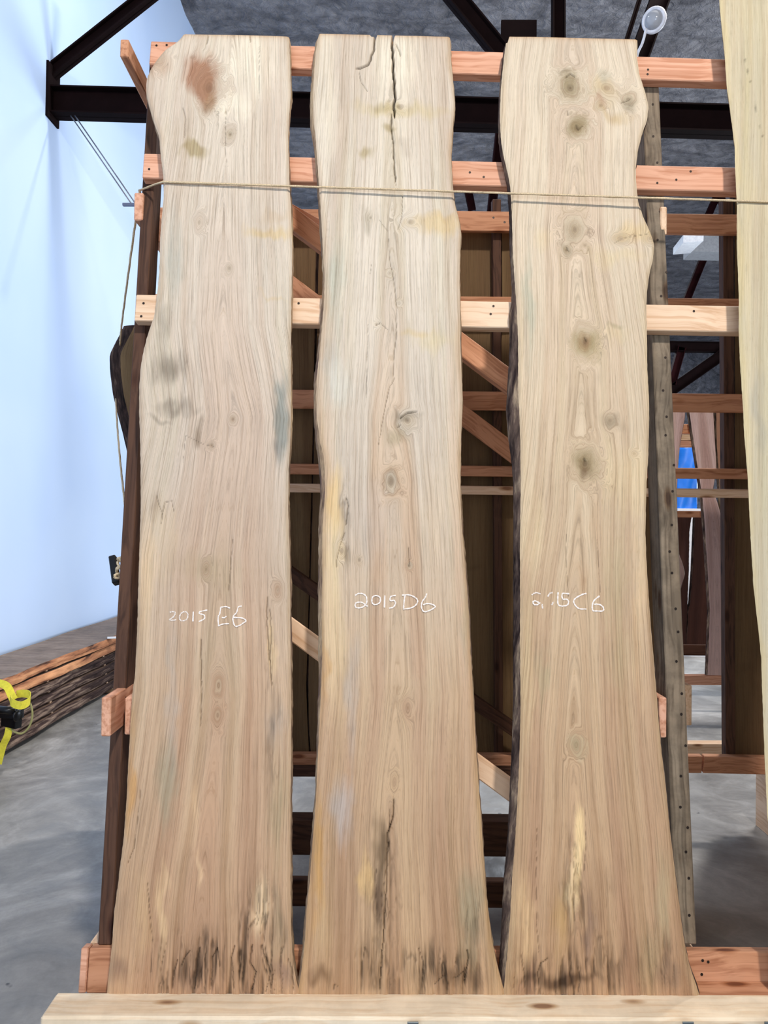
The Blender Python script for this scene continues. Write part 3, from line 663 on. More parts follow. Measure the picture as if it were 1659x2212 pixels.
make_slab('live_edge_slab', FRONT, D_L, D_R, 76, 2150, 0., .052, slab_mat('spalted_maple_two', 5.1), 2,
    [(60, (214, 200, 178), (204, 188, 168)), (500, (216, 202, 182), (206, 190, 170)), (1000, (206, 190, 170), (206, 180, 152)), (1500, (202, 172, 138), (192, 158, 128)), (2140, (196, 160, 122), (176, 138, 104))],
    stains=[(870, 230, 110, 22, (204, 184, 140), .7), (945, 490, 70, 26, YEL, .75), (960, 470, 50, 14, (206, 174, 120), .5), (830, 220, 26, 16, OLV, .6), (795, 330, 20, 16, OLV, .7), (835, 285, 18, 12, OLV, .7), (875, 320, 16, 20, (170, 150, 130), .5), (860, 130, 60, 60, PALE, .6), (720, 250, 24, 120, PALE, .5),
            (725, 600, 22, 110, (178, 184, 166), .6), (715, 780, 24, 70, (170, 172, 164), .5), (730, 830, 36, 60, (206, 204, 190), .6), (790, 470, 16, 20, (160, 146, 120), .5), (900, 710, 44, 12, YEL, .6), (940, 730, 50, 30, (214, 194, 146), .55), (890, 700, 20, 40, (180, 160, 118), .4), (880, 900, 34, 12, (140, 130, 112), .5), (860, 940, 34, 34, (160, 148, 112), .55),
            (845, 1040, 22, 34, (164, 142, 112), .5), (720, 1080, 20, 90, (226, 190, 128), .75), (715, 1200, 26, 140, (226, 204, 158), .55), (800, 1120, 60, 110, (196, 180, 164), .6), (745, 1200, 12, 30, (160, 140, 110), .5), (940, 1080, 60, 200, (222, 194, 152), .4), (720, 1360, 30, 200, (222, 196, 150), .6), (800, 1300, 60, 60, (184, 172, 156), .35),
            (760, 1500, 20, 160, (178, 176, 170), .5), (740, 1760, 30, 90, (176, 176, 176), .6), (700, 1440, 10, 100, (214, 160, 84), .5), (692, 1850, 12, 140, (208, 158, 88), .7), (680, 1980, 10, 60, (200, 150, 90), .6), (920, 1500, 60, 60, (190, 172, 140), .4), (1005, 1350, 14, 90, (176, 166, 140), .6),
            (825, 1830, 18, 60, (116, 92, 66), .7), (820, 1940, 22, 80, (120, 92, 70), .7), (790, 1900, 14, 60, (226, 186, 120), .6), (1020, 1970, 36, 100, (160, 152, 122), .65), (800, 2080, 40, 60, (140, 104, 74), .5), (980, 2110, 90, 30, (120, 92, 66), .6), (700, 2000, 30, 110, (210, 180, 134), .5), (690, 2110, 40, 24, (120, 86, 56), .6), (1010, 2060, 30, 40, (126, 112, 82), .5)],
    knots=[(880, 908, 20, .7, 1.0), (845, 1040, 20, .6, 1.5), (885, 480, 22, .35, .9), (800, 470, 12, .4, 1.2), (842, 590, 8, .6, 1.2), (776, 1210, 9, .6, 1.3), (885, 1222, 7, .6, 1.4), (738, 1190, 10, .4, 2), (862, 230, 20, .3, .9), (862, 655, 8, .4, 1.2), (815, 700, 10, .4, 1), (880, 1530, 14, .25, 2.4), (852, 1690, 10, .3, 2.5)],
    cracks=[([(849, 70), (847, 100), (850, 150), (853, 210), (851, 255)], 3.6, .03), ([(845, 245), (846, 280), (849, 300), (851, 340), (855, 400)], 2., .014), ([(811, 74), (808, 105), (800, 128), (795, 140), (780, 147), (769, 149)], 3.0, .012), ([(856, 95), (862, 110), (866, 122)], 1.8, .006), ([(776, 157), (780, 178), (795, 198)], 1.4, .003),
            ([(869, 420), (868, 470), (860, 495)], 1.3, .004), ([(840, 515), (842, 560), (850, 600), (857, 660), (856, 720), (850, 780), (851, 820), (840, 840), (828, 900), (818, 960)], 1.3, .004), ([(795, 700), (793, 780), (791, 860)], 1., .002), ([(864, 905), (878, 893), (900, 889)], 2.4, .008), ([(858, 925), (866, 918)], 2., .005), ([(840, 500), (830, 490), (820, 475)], 1., .002),
            ([(748, 1075), (753, 1095), (750, 1120), (747, 1135)], 2., .006), ([(745, 1150), (738, 1170), (729, 1200), (727, 1225)], 1.5, .004), ([(882, 1180), (885, 1215), (882, 1225)], 1.6, .004), ([(803, 570), (800, 590)], .9, .002), ([(810, 703), (822, 698)], 1.2, .003), ([(818, 695), (838, 712)], 1.2, .003),
            ([(852, 1715), (850, 1760), (838, 1800), (836, 1880), (832, 1960), (829, 2020), (824, 2080), (820, 2137)], 2.2, .012), ([(843, 1740), (840, 1810), (842, 1850)], 1.4, .004), ([(815, 1870), (812, 1940), (816, 1990)], 1.5, .004), ([(1010, 2050), (1013, 2068), (1008, 2090), (1003, 2130)], 2.6, .01), ([(720, 2137), (722, 2128), (730, 2130)], 2., .005), ([(780, 2137), (783, 2080), (790, 2040)], 1.4, .004), ([(912, 2137), (915, 2080), (905, 2050)], 1.6, .005), ([(940, 2125), (955, 2110), (985, 2112), (1000, 2100)], 1.6, .005)],
    rough=[(960, 2110, 110, 60, .004), (830, 1920, 40, 130, .0025), (800, 2090, 60, 60, .002), (745, 1120, 12, 120, .002), (1030, 2000, 40, 90, .0018)],
    centre=[(76, 850), (500, 850), (900, 840), (1200, 850), (1500, 860), (1800, 845), (2137, 850)], arch=.028,
    backL=[(0, 2), (180, 6), (260, 8), (330, 2), (600, 0), (700, 3), (900, 6), (1000, 14), (1100, 9), (1400, 8), (1700, -3), (2140, 0)], backR=[(0, -4), (1000, -4), (1100, 0), (2140, -6)],
    steps=[(660, 709, 11), (805, 815, 4)], bark=M_EDGE, edge_tint=((180, 140, 90), .35),
    label='middle pale slab, chalked 2015D6, split by a long black crack at its top', group=slabs_group)
make_slab('live_edge_slab', FRONT, C_L, C_R, 82, 2150, 0., .052, slab_mat('spalted_maple_three', 8.7), 3,
    [(60, (208, 192, 168), (200, 182, 160)), (500, (212, 194, 168), (208, 186, 160)), (1000, (206, 184, 154), (204, 180, 150)), (1500, (200, 170, 136), (188, 154, 122)), (2140, (192, 154, 116), (172, 132, 100))],
    stains=[(1230, 190, 26, 34, (166, 150, 116), .7), (1245, 275, 26, 22, (166, 146, 106), .75), (1300, 195, 36, 28, (208, 184, 140), .6), (1320, 240, 50, 16, (196, 166, 118), .6), (1357, 215, 16, 18, (150, 140, 116), .6), (1298, 225, 16, 14, (190, 150, 120), .6), (1305, 165, 22, 20, (170, 164, 140), .5), (1225, 160, 20, 10, (150, 132, 104), .6),
            (1240, 500, 26, 40, (164, 142, 112), .5), (1290, 510, 40, 30, (180, 150, 130), .4), (1380, 510, 60, 24, (214, 184, 128), .6), (1175, 510, 30, 30, (220, 196, 150), .5), (1330, 560, 80, 22, (216, 194, 144), .5), (1225, 540, 20, 14, (160, 140, 110), .5), (1140, 660, 16, 160, (178, 182, 160), .6), (1265, 750, 36, 34, (176, 158, 106), .65), (1262, 745, 14, 24, (164, 120, 90), .6), (1330, 720, 40, 30, (210, 188, 140), .5),
            (1265, 1000, 34, 40, (160, 146, 104), .6), (1265, 1010, 16, 26, (140, 110, 88), .6), (1320, 910, 36, 30, (150, 134, 110), .55), (1350, 1040, 60, 100, (222, 198, 150), .5), (1330, 700, 26, 10, (160, 148, 110), .5), (1150, 1150, 30, 140, (220, 200, 158), .5), (1230, 1300, 14, 90, (186, 168, 156), .35), (1330, 1250, 40, 150, (178, 172, 130), .4), (1290, 1140, 16, 80, (206, 170, 130), .4), (1260, 1250, 16, 60, (190, 150, 112), .6),
            (1380, 1300, 20, 260, (222, 188, 142), .5), (1140, 1450, 24, 200, (210, 190, 146), .5), (1170, 1480, 14, 110, (168, 168, 130), .5), (1340, 1420, 50, 110, (186, 176, 134), .4), (1245, 1610, 22, 26, (180, 180, 146), .5), (1250, 1830, 14, 100, (236, 206, 150), .85), (1240, 1920, 14, 90, (232, 204, 156), .8), (1210, 1980, 24, 90, (190, 150, 88), .55), (1285, 1960, 26, 130, (150, 112, 86), .5), (1270, 2000, 12, 100, (130, 106, 96), .5),
            (1135, 2000, 30, 130, (222, 190, 140), .6), (1430, 1950, 22, 140, (176, 164, 126), .55), (1400, 2060, 40, 70, (160, 146, 108), .5), (1440, 2100, 40, 30, (120, 100, 84), .5), (1220, 2115, 90, 18, (104, 74, 50), .7), (1110, 2110, 20, 30, (150, 116, 76), .5), (1340, 2100, 50, 40, (150, 112, 84), .5), (1350, 330, 40, 60, (190, 172, 150), .4)],
    knots=[(1232, 190, 34, .7, 1.2), (1247, 277, 22, .75, 1.1), (1357, 214, 22, .5, 1.0), (1310, 190, 26, .4, 1), (1242, 495, 26, .5, 1.6), (1224, 540, 10, .7, 1.2), (1264, 738, 22, .65, 1.6), (1264, 1000, 26, .8, 1.3), (1318, 908, 14, .35, 1.2), (1340, 515, 20, .4, .7), (1405, 515, 12, .3, 1), (1245, 1610, 14, .3, 1.6), (1298, 228, 12, .4, 1), (1370, 980, 10, .2, 1)],
    cracks=[([(1222, 168), (1232, 160), (1242, 166)], 2., .005), ([(1226, 240), (1227, 250)], 2., .004), ([(1325, 526), (1345, 515), (1370, 510), (1400, 505)], 1., .002), ([(1342, 222), (1355, 218), (1364, 212)], 1.5, .004), ([(1243, 268), (1250, 280), (1258, 272)], 1.6, .004), ([(1222, 532), (1230, 545)], 1.6, .004), ([(1262, 728), (1268, 738)], 1.8, .004), ([(1261, 990), (1266, 998)], 2., .005), ([(1160, 1790), (1158, 1900), (1160, 2000), (1164, 2060)], 1.2, .003), ([(1265, 1740), (1266, 1830), (1262, 1880)], 1., .002),
            ([(1165, 2130), (1162, 2100), (1170, 2080), (1185, 2070)], 2., .006), ([(1240, 1850), (1240, 1990)], 1., .003), ([(1110, 2137), (1112, 2110)], 1.6, .004), ([(1135, 2137), (1132, 2100), (1125, 2060)], 1.4, .004), ([(1224, 1155), (1222, 1200), (1228, 1290)], 1., .002), ([(1290, 1165), (1297, 1280)], 1., .002)],
    rough=[(1230, 2110, 150, 60, .0035), (1240, 1900, 26, 120, .0025), (1390, 2070, 80, 70, .002), (1290, 1990, 40, 100, .0015)],
    centre=[(82, 1240), (250, 1245), (500, 1242), (750, 1262), (1000, 1262), (1300, 1245), (1600, 1240), (2137, 1250)], arch=.05,
    backL=[(0, -8), (330, -6), (420, -3), (600, -3), (640, 3), (668, 11), (736, 13), (837, 18), (880, 22), (938, 19), (1000, 12), (1100, 8), (1400, 8), (1690, 10), (1819, 9), (1977, 10), (2100, 7), (2140, 5)],
    backR=[(0, -4), (1100, -4), (1300, 0), (1700, 2), (2140, 0)], steps=[(1080, 1121, 12)], edge_tint=((196, 170, 130), .3),
    label='third slab from the left, chalked 2015C6, wavy right edge and a column of knots', group=slabs_group)
make_slab('live_edge_slab', FRONT, F_L, F_R, -330, 2142, -.03, .084, slab_mat('plain_maple_four', 12.4, .45), 4,
    [(-330, (198, 184, 152), (190, 178, 150)), (500, (204, 188, 158), (196, 182, 154)), (1000, (200, 188, 160), (192, 180, 152)), (2140, (198, 186, 158), (188, 176, 148))],
    stains=[(1615, 400, 20, 900, (204, 182, 126), .4), (1640, 900, 16, 120, (160, 160, 152), .5), (1650, 60, 60, 100, (206, 190, 152), .4)],
    knots=[], cracks=[([(1605, 110), (1622, 180), (1640, 270), (1650, 300)], 1., .002)], centre=[(-330, 1850), (2142, 1950)], cols=120, rows=500, arch=.01,
    backL=[(0, -42), (1000, -42), (2140, -42)], backR=[(0, 0), (2140, 0)], bark=bark_mat('pale_live_edge', lin((176, 150, 104)), lin((206, 182, 134)), lin((222, 202, 160))), edge_tint=((206, 184, 132), .5),
    label='plain tall slab at the right edge of the photo, cut off by the frame', group=slabs_group)
slabs = [o for o in bpy.data.objects if o.name.startswith('live_edge_slab')]

# chalk lettering
def chalk(slab, strokes, off, widths=2.6, faint=()):
    def build(sts, m):
        vs = []; fs = []
        for st in sts:
            P = [Vector((x, y, 0)) for x, y in st]
            if len(P) > 2: P = catmull(P, 5)
            Q = [FRONT.at(p.x, p.y, off) for p in P]; w = widths * .00075
            b0 = len(vs)
            for i, q in enumerate(Q):
                t = (Q[min(i + 1, len(Q) - 1)] - Q[max(i - 1, 0)]).normalized(); s_ = t.cross(FRONT.n); ww = w * (1 + .3 * math.sin(i * 1.7))
                vs += [q + s_ * ww, q - s_ * ww]
            for i in range(len(Q) - 1): fs.append((b0 + 2 * i, b0 + 2 * i + 1, b0 + 2 * i + 3, b0 + 2 * i + 2))
        o = link('chalk_lettering', mesh('chalk_lettering', vs, fs), m, slab); o['label'] = 'handwritten white chalk lot number'
    build([s for i, s in enumerate(strokes) if i not in faint], M_CHALK)
    if faint: build([strokes[i] for i in faint], M_CHALKF)
def sc(st, x0, y0, k): return [[(x0 + x * k, y0 + y * k) for x, y in s] for s in st]
kE = 220 / 1659.
sE = sc([[(200, 400), (240, 385), (290, 400), (270, 460), (200, 520), (270, 525), (310, 515)],
         [(440, 385), (390, 410), (358, 480), (385, 530), (440, 530), (485, 500), (497, 430), (470, 390), (440, 385)],
         [(585, 385), (578, 545)], [(812, 360), (690, 388), (692, 420), (760, 440), (765, 500), (675, 548)],
         [(1035, 305), (1015, 420), (990, 480), (995, 620)], [(1030, 315), (1120, 305), (1185, 330)], [(1050, 480), (1090, 485), (1125, 460)], [(990, 620), (1060, 590), (1170, 580)],
         [(1375, 295), (1320, 310), (1290, 400), (1245, 450), (1230, 520), (1265, 620), (1340, 610), (1400, 570), (1445, 535), (1380, 490), (1240, 480)]], 340, 1270, kE)
kD = 230 / 1659.
sD = sc([[(195, 190), (250, 158), (320, 165), (370, 210), (375, 300), (330, 360), (260, 382), (205, 370), (198, 320), (240, 295), (310, 300), (375, 350), (395, 350)],
         [(500, 192), (465, 220), (458, 290), (490, 330), (540, 325), (585, 290), (585, 225), (545, 195), (500, 192)], [(658, 190), (652, 378)],
         [(830, 188), (750, 208), (745, 270), (800, 265), (825, 310), (790, 370), (725, 388)],
         [(975, 180), (960, 280), (950, 400)], [(925, 185), (1040, 180), (1130, 220), (1170, 270), (1140, 340), (1060, 385), (945, 402)],
         [(1312, 158), (1290, 220), (1245, 280), (1228, 360), (1260, 435), (1320, 435), (1400, 400), (1445, 360), (1390, 325), (1320, 315), (1255, 335)]], 740, 1260, kD)
kC = 200 / 1659.
sC = sc([[(155, 210), (200, 178), (250, 168), (310, 190)], [(300, 350), (250, 385), (195, 375), (178, 330), (220, 315), (290, 350), (310, 355)], [(530, 165), (480, 180), (440, 240)], [(545, 330), (512, 388)], [(340, 370), (350, 450)],
         [(628, 160), (622, 260), (630, 380), (700, 410)], [(830, 188), (705, 185), (710, 280), (780, 285), (815, 330), (790, 390), (700, 410)],
         [(1135, 182), (1060, 200), (950, 260), (905, 320), (940, 400), (1010, 455), (1135, 460)],
         [(1370, 225), (1270, 310), (1240, 400), (1250, 485), (1320, 495), (1430, 492), (1435, 430), (1370, 380), (1270, 375)]], 1130, 1260, kC)
chalk(slabs[0], sE, -.0022, 2.3, faint=(0, 1))
chalk(slabs[1], sD, -.0022, 2.4)
chalk(slabs[2], sC, -.0022, 2.6, faint=(0, 2, 3, 4))

# ------------------------------------------------------------------ slabs on the far side of the rack
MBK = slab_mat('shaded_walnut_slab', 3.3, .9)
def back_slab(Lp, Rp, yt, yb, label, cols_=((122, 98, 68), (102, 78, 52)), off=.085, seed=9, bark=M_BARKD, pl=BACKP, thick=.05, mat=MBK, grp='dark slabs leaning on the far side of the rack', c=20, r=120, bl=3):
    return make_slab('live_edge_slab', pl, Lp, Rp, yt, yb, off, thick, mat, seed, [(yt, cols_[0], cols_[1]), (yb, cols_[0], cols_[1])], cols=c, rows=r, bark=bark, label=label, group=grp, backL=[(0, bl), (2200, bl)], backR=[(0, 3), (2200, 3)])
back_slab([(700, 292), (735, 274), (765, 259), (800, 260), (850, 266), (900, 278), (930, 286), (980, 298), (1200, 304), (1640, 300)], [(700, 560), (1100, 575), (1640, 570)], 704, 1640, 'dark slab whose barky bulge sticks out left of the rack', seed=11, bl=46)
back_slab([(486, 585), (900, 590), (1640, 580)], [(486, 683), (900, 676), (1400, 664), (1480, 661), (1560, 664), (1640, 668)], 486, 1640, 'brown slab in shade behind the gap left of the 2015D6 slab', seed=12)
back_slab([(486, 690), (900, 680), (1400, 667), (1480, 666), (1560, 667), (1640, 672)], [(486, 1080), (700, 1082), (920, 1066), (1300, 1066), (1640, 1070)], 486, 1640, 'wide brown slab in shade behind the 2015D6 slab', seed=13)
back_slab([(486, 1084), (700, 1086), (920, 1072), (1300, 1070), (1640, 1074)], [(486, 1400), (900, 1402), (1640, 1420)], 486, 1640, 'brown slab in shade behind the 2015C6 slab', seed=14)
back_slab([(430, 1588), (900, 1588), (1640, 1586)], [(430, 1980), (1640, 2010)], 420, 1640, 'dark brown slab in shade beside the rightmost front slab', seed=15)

# ------------------------------------------------------------------ far rack seen through the gap
FAR = Plane(at_y(1520, 1462, 6.1), math.radians(4), 0.)
fr = empty('slab_rack', FAR.O, label='distant second rack with pinkish slabs, seen through the gap', cat='rack')
def frail(x0, y0, x1, y1, h, mat, off=.06, d=.04, nm='rail'):
    return board(nm, FAR.at(x0, y0, off), FAR.at(x1, y1, off), h, d, mat, fr, up=FAR.ev, away=(0, 1, 0))
frail(1400, 1459, 1700, 1459, .075, M_FIR, 0., .1, 'base_rail'); frail(1400, 1103, 1700, 1105, .05, M_RED); frail(1400, 916, 1700, 916, .075, M_RED)
frail(1400, 938, 1700, 938, .05, M_PALE, .03); frail(1400, 952, 1700, 952, .05, M_FIR, .03); frail(1400, 1392, 1700, 1395, .09, M_BROWN, .5)
for x in (1420, 1640):
    board('post', FAR.at(x, 1500, .1), FAR.at(x, 860, .1), .04, .09, M_RED, fr, up=(-1, 0, 0), away=(0, 1, 0))
MPK = slab_mat('pinkish_far_slab', 7.7, .8)
PKC = ((206, 174, 164), (190, 156, 146))
fg = 'pinkish slabs on the distant rack'
back_slab([(860, 1425), (1460, 1425)], [(860, 1482), (900, 1480), (960, 1469), (1010, 1464), (1075, 1462), (1190, 1464), (1215, 1474), (1240, 1480), (1265, 1472), (1300, 1464), (1350, 1461), (1460, 1460)], 862, 1459, 'distant pinkish slab with a knotty bulge on its right edge', PKC, 0., 31, M_BARK, FAR, .05, MPK, fg)
back_slab([(860, 1484), (893, 1490), (1000, 1506), (1075, 1518), (1150, 1524), (1250, 1530), (1320, 1534), (1460, 1529)], [(860, 1545), (893, 1541), (1010, 1548), (1060, 1540), (1085, 1550), (1120, 1560), (1200, 1566), (1300, 1568), (1460, 1568)], 862, 1459, 'distant pinkish slab reddening toward its foot, right of the bright slit', PKC, -.01, 32, M_BARK, FAR, .05, MPK, fg)
back_slab([(860, 1547), (960, 1549), (1060, 1556), (1460, 1572)], [(860, 1610), (1460, 1640)], 862, 1459, 'distant reddish slab tucked behind the back post', ((190, 146, 120), (160, 116, 90)), .0, 33, M_BARK, FAR, .05, MPK, fg)
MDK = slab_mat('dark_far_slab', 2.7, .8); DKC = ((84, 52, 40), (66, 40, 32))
FAR2 = Plane(at_y(1500, 1405, 7.2), math.radians(5), 0.)
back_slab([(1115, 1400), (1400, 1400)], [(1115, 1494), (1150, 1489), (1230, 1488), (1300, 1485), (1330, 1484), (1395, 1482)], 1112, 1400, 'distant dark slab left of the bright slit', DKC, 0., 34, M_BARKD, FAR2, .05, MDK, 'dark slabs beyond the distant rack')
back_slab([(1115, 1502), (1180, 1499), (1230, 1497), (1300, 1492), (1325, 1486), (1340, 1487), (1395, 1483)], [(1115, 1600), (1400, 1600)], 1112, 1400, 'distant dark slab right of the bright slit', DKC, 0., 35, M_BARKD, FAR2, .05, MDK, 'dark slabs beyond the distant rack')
# low timber frame between the racks and the blue sheet
tf = empty('floor_frame', at_y(1530, 1610, 4.3), label='pale low timber on the floor just behind the back rail in the gap', cat='frame')
board('timber', at_z(1478, 1607, .10), at_z(1600, 1607, .10), .10, .09, M_PALE, tf, up=(0, 0, 1), away=(0, 1, 0))

A = at_z(1462, 1418, 0)
o = quad_box('white_panel', A.x, A.x + .42, A.y, A.y + .22, 0, at_y(1462, 1098, A.y).z, plain('white_board', (.85, .84, .86), .7, var=.03), None); tag(o, 'upright white panel far back, seen as a bright slit between dark slabs', 'panel')
YTP = A.y + .06; TP = at_y(1465, 966, YTP); TB = at_y(1465, 1106, YTP); TB.z = at_y(1462, 1098, A.y).z; w_ = 43 / FP * YTP
mt = plain('blue_tarpaulin', lin((30, 120, 225)), .4, 0, .5, .2, 3)
nx, nz = 16, 20; X, Z_ = np.meshgrid(np.linspace(0, w_, nx), np.linspace(0, 1, nz))
Vt = np.stack([TP.x + X, YTP + .03 * np.sin(X * 18 + Z_ * 4) + .04 * (fbm(X * 6, Z_ * 5, 3) - .5), TP.z - Z_ * (TP.z - TB.z) + .02 * np.sin(X * 9) * (1 - Z_)], -1).reshape(-1, 3)
Vb = Vt + np.array([0, .12, 0]); F_ = np.concatenate([grid_faces(nz, nx, 0, True), grid_faces(nz, nx, nx * nz)])
rim = []
for i in range(nx - 1): rim.append((i, i + 1, nx * nz + i + 1, nx * nz + i))
for i in range(nz - 1): rim += [(i * nx, nx * nz + i * nx, nx * nz + (i + 1) * nx, (i + 1) * nx), (i * nx + nx - 1, (i + 1) * nx + nx - 1, nx * nz + (i + 1) * nx + nx - 1, nx * nz + i * nx + nx - 1)]
me = np_mesh('covered_stack', Vt if False else np.concatenate([Vt, Vb]), np.concatenate([F_, np.array(rim)]))
o = link('covered_stack', me, mt, None, (TP.x, YTP, TB.z)); o.name = 'blue_tarp'; tag(o, 'bright blue tarpaulin far back between the pinkish slabs', 'tarp')


# ------------------------------------------------------------------ lumber stack along the wall
def floor_slab(i, zb, thick, xn, label):
    """a slab lying flat: long wavy live edge towards the aisle"""
    n = 90; y = np.linspace(4.15, 9.4, n); K = 6
    near = xn + .05 * (fbm(y * 1.1, 0 * y, 200 + i) - .5) + .022 * (vnoise(y * 5, 0 * y, 210 + i) - .5); far = -3.12 + .05 * (vnoise(y * 1.4, 0 * y, 220 + i) - .5)
    if i == 5: far = far + .02
    zt = zb + thick + .004 * (vnoise(y * 2, 0 * y, 230) - .5)
    tx = np.linspace(0, 1, 12)[None, :]
    top = np.stack([far[:, None] + (near - far)[:, None] * tx, y[:, None] + 0 * tx, zt[:, None] + 0 * tx], -1)
    bot = top.copy(); bot[..., 2] = zb
    bot[:, -1, 0] += .012
    V = np.concatenate([top.reshape(-1, 3), bot.reshape(-1, 3)]); Fc = [grid_faces(n, 12, 0, True), grid_faces(n, 12, n * 12)]
    fl = [[k, k + n * 12, k + 1 + n * 12, k + 1] for k in range(11)]; fl += [[(n - 1) * 12 + k, (n - 1) * 12 + k + 1, n * 12 + (n - 1) * 12 + k + 1, n * 12 + (n - 1) * 12 + k] for k in range(11)]
    fl += [[r * 12, (r + 1) * 12, n * 12 + (r + 1) * 12, n * 12 + r * 12] for r in range(n - 1)]
    me = np_mesh('lumber_slab', V, np.concatenate(Fc + [np.array(fl)]), False)
    o = link('lumber_slab', me, M_STK if i < 5 else M_STKT, None, (float(near[n // 2]), float(y[n // 2]), zb)); tag(o, label, 'slab', 'slabs stacked flat along the wall')
    lay = []
    for k in range(K):
        q = k / (K - 1); e = top[:, -1] * (1 - q) + bot[:, -1] * q; e = e.copy(); e[:, 0] += (.006 + .012 * (vnoise(y * 9, 0 * y + q * 4, 240 + i) - .3)) * math.sin(math.pi * q); lay.append(e)
    me = np_mesh('live_edge', np.stack(lay, 1).reshape(-1, 3), grid_faces(n, K, 0, True)); me.materials.append(M_ORG if i >= 4 else M_BARKY); link('live_edge', me, None, o)
M_STK = lumber_mat('dark_stacked_lumber', lin((120, 98, 84)), lin((88, 70, 60)), knots=False)
M_STKT = lumber_mat('grey_brown_slab_top', lin((150, 132, 118)), lin((120, 102, 90)), knots=False, dirt=.25)
def org():
    m, nt, b = newmat('orange_heartwood_edge', .8, .15)
    tc = N(nt, 'ShaderNodeTexCoord').outputs['Object']
    n1 = noise(nt, tc, 1, 4, .6, .4, (8, 1.3, 14)); n2 = noise(nt, tc, 1, 4, .6, 0, (30, 9, 60))
    col = ramp(nt, n1, [(.38, lin((70, 48, 40))), (.46, lin((176, 118, 84))), (.62, lin((226, 164, 118)))])
    nt.links.new(mix(nt, col, ramp(nt, n2, [(.3, .7), (.6, 1.)]), 1., 'MULTIPLY'), b.inputs['Base Color']); bump(nt, b, n2, .6, .01); return m
M_ORG = org()
names = ['lowest barky slab of the flat stack by the wall', 'second slab from the bottom of the flat stack by the wall', 'third slab from the bottom of the flat stack by the wall',
         'fourth slab up in the flat stack by the wall, dark bark edge', 'orange-edged slab just under the top of the flat stack by the wall', 'topmost slab of the flat stack, grey-brown top and orange edge']
ZB = .045; TH = .062; GAP = .016
for i in range(6):
    floor_slab(i, ZB + i * (TH + GAP), TH, -2.56 - .012 * i + (.02 if i == 5 else 0), names[i])
for i in range(5):                                           # stickers between layers
    for k, yy in enumerate((4.7, 5.75, 6.85, 7.95, 9.0)):
        z = ZB + i * (TH + GAP) + TH
        o = board('sticker', (-3.1, yy, z + GAP), (-2.575 - .012 * i, yy, z + GAP), GAP, .03, M_PALE, None, up=(0, 0, 1), away=(0, 1, 0), bev=.001)
        tag(o, 'pale spacer stick, %s gap of the flat stack, %s' % (('lowest', 'second', 'third', 'fourth', 'topmost')[i], ('nearest the strap', 'second along from the strap', 'near the rack post', 'behind the rack post', 'at the far end')[k]), 'stick', 'spacer sticks in the flat stack')
for k, yy in enumerate((4.35, 6.95, 8.9)):
    o = board('bearer_block', (-3.15, yy, ZB), (-2.44 if k else -2.40, yy, ZB), ZB, .09, M_PALE, None, up=(0, 0, 1), away=(0, 1, 0))
    tag(o, ['pale bearer block under the near end of the flat stack', 'pale bearer block on the floor under the middle of the flat stack', 'bearer block under the far end of the flat stack'][k], 'block')
o = board('paper_scrap', at_z(232, 1366, .56), at_z(262, 1365, .56), .006, .1, plain('white_paper', (.8, .8, .8), .8), None, up=(0, 0, 1), away=(0, 1, 0), bev=.001)
o.location.z = ZB + 6 * TH + 5 * GAP + .010
tag(o, 'small white scrap lying on top of the flat stack', 'scrap')

# yellow ratchet strap on the near part of the stack
YS = 4.62
st = empty('ratchet_strap', at_y(40, 1520, YS), label='yellow ratchet strap with black buckle on the near end of the flat stack', cat='strap')
M_YEL = plain('yellow_webbing', lin((226, 214, 70)), .7, 0, .2, .12, 60); M_BLK = plain('black_ratchet_steel', lin((22, 22, 24)), .35, .5, .5)
def ribbon(name, pts, wid, nrm, mat, th=.003):
    Q = catmull(pts, 6); vs = []; fs = []; nv = Vector(nrm).normalized()
    for i, q in enumerate(Q):
        t = (Q[min(i + 1, len(Q) - 1)] - Q[max(i - 1, 0)]).normalized(); a = nv - t * nv.dot(t); a.normalize(); b = t.cross(a)
        for s1, s2 in ((-1, -1), (1, -1), (1, 1), (-1, 1)): vs.append(q + a * wid / 2 * s1 + b * th / 2 * s2)
    for i in range(len(Q) - 1):
        for k in range(4): fs.append((i * 4 + k, i * 4 + (k + 1) % 4, i * 4 + 4 + (k + 1) % 4, i * 4 + 4 + k))
    n = len(Q) - 1; fs += [(3, 2, 1, 0), (n * 4, n * 4 + 1, n * 4 + 2, n * 4 + 3)]
    return link(name, mesh(name, vs, fs), mat, st)
S = lambda x, y, d=0.: at_y(x, y, YS - d)
ribbon('webbing', [S(-60, 1462, .02), S(-8, 1474, .05), S(14, 1482, .08), S(24, 1500, .10), S(30, 1512, .12)], .045, (0, .6, .8), M_YEL)
ribbon('webbing_loop', [S(22, 1508, .14), S(26, 1518, .20), S(45, 1524, .22), S(63, 1515, .17), S(64, 1502, .10), S(50, 1498, .06), S(36, 1500, .06)], .045, (0, .1, 1), M_YEL)
ribbon('webbing_tail', [S(22, 1560, .1), S(16, 1590, .1), S(6, 1612, .08), S(-4, 1650, .06)], .04, (1, .2, 0), M_YEL)
tube('loose_cord', catmull([S(22, 1566, .1), S(30, 1580, .12), S(48, 1584, .12), S(64, 1568, .1), S(70, 1542, .09), S(66, 1520, .08)], 6), .006, plain('olive_cord', lin((150, 146, 96)), .8), st)
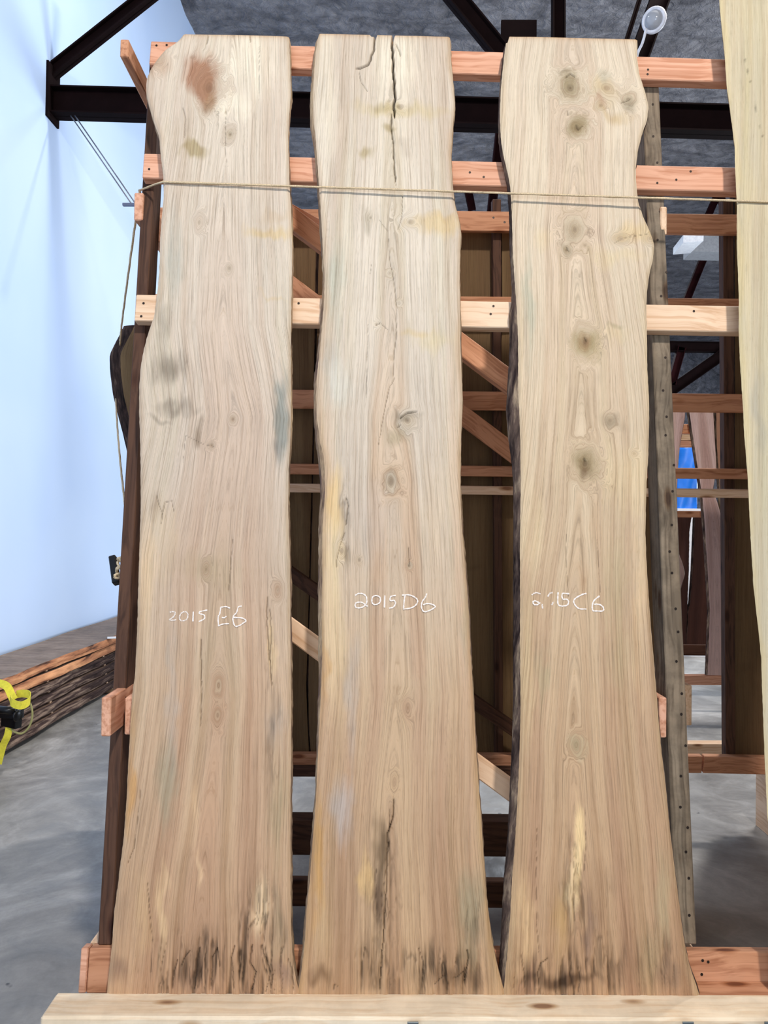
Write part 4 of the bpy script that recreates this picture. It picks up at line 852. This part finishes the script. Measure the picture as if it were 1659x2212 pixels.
for (x0, y0, x1, y1) in ((-20, 1530, 40, 1534), (2, 1548, 34, 1556)):
    board('ratchet_plate', S(x0, y0, .1), S(x1, y1, .14), .055, .05, M_BLK, st, up=(0, 0, 1), away=(0, 1, 0))
tube('ratchet_drum', [S(-10, 1532, .17), S(34, 1536, .17)], .022, M_BLK, st, 14)
lathe('ratchet_gear', [(.001, .0), (.03, 0), (.034, .006), (.03, .014), (.001, .014)], S(36, 1546, .17), (1, -.4, 0), M_BLK, st, 16)

# ------------------------------------------------------------------ rope tied round the rack
rp = empty('tie_rope', FRONT.at(355, 393, -.006), label='thin natural rope stretched across the slabs and down the left side', cat='rope')
P0 = FRONT.at(353, 393, -.005); P1 = FRONT.at(1596, 434, -.035)
run = [P0.lerp(P1, k / 60.) for k in range(61)]
tube('rope_strand', [at_y(300, 412, 2.52), at_y(318, 405, 2.50), at_y(336, 398, 2.47)] + run + [FRONT.at(1640, 435.5, -.036), FRONT.at(1960, 446, -.036)], .0033, M_ROPE, rp, 6, twist=.6)
tube('rope_strand', catmull([at_y(302, 412, 2.54), at_y(294, 470, 2.7), at_y(276, 600, 3.0), at_y(263, 700, 3.35), at_y(259, 745, 3.5)], 10), .004, M_ROPE, rp, 6, twist=.6)
tube('rope_strand', catmull([at_y(250, 862, 3.6), at_y(254, 930, 3.4), at_y(261, 1010, 3.1), at_y(270, 1090, 2.75)], 10), .004, M_ROPE, rp, 6, twist=.6)
# rope cleat on the left post
cl = empty('rope_cleat', at_y(256, 1225, 2.5), label='dark cleat with a pale knot of rope on the left post', cat='cleat')
board('cleat_bar', at_y(248, 1197, 2.50), at_y(256, 1256, 2.46), .022, .03, M_BLK, cl, up=(1, 0, 0), away=(0, 1, 0))
kn = []
for k in range(60):
    th = k * .55; kn.append(at_y(259, 1226, 2.44) + Vector((.012 * math.cos(th), .016 * math.sin(th * .7), .028 * math.cos(k * .11 + .2) + .008 * math.sin(th))))
tube('rope_knot', kn, .0045, M_ROPE, cl, 6)
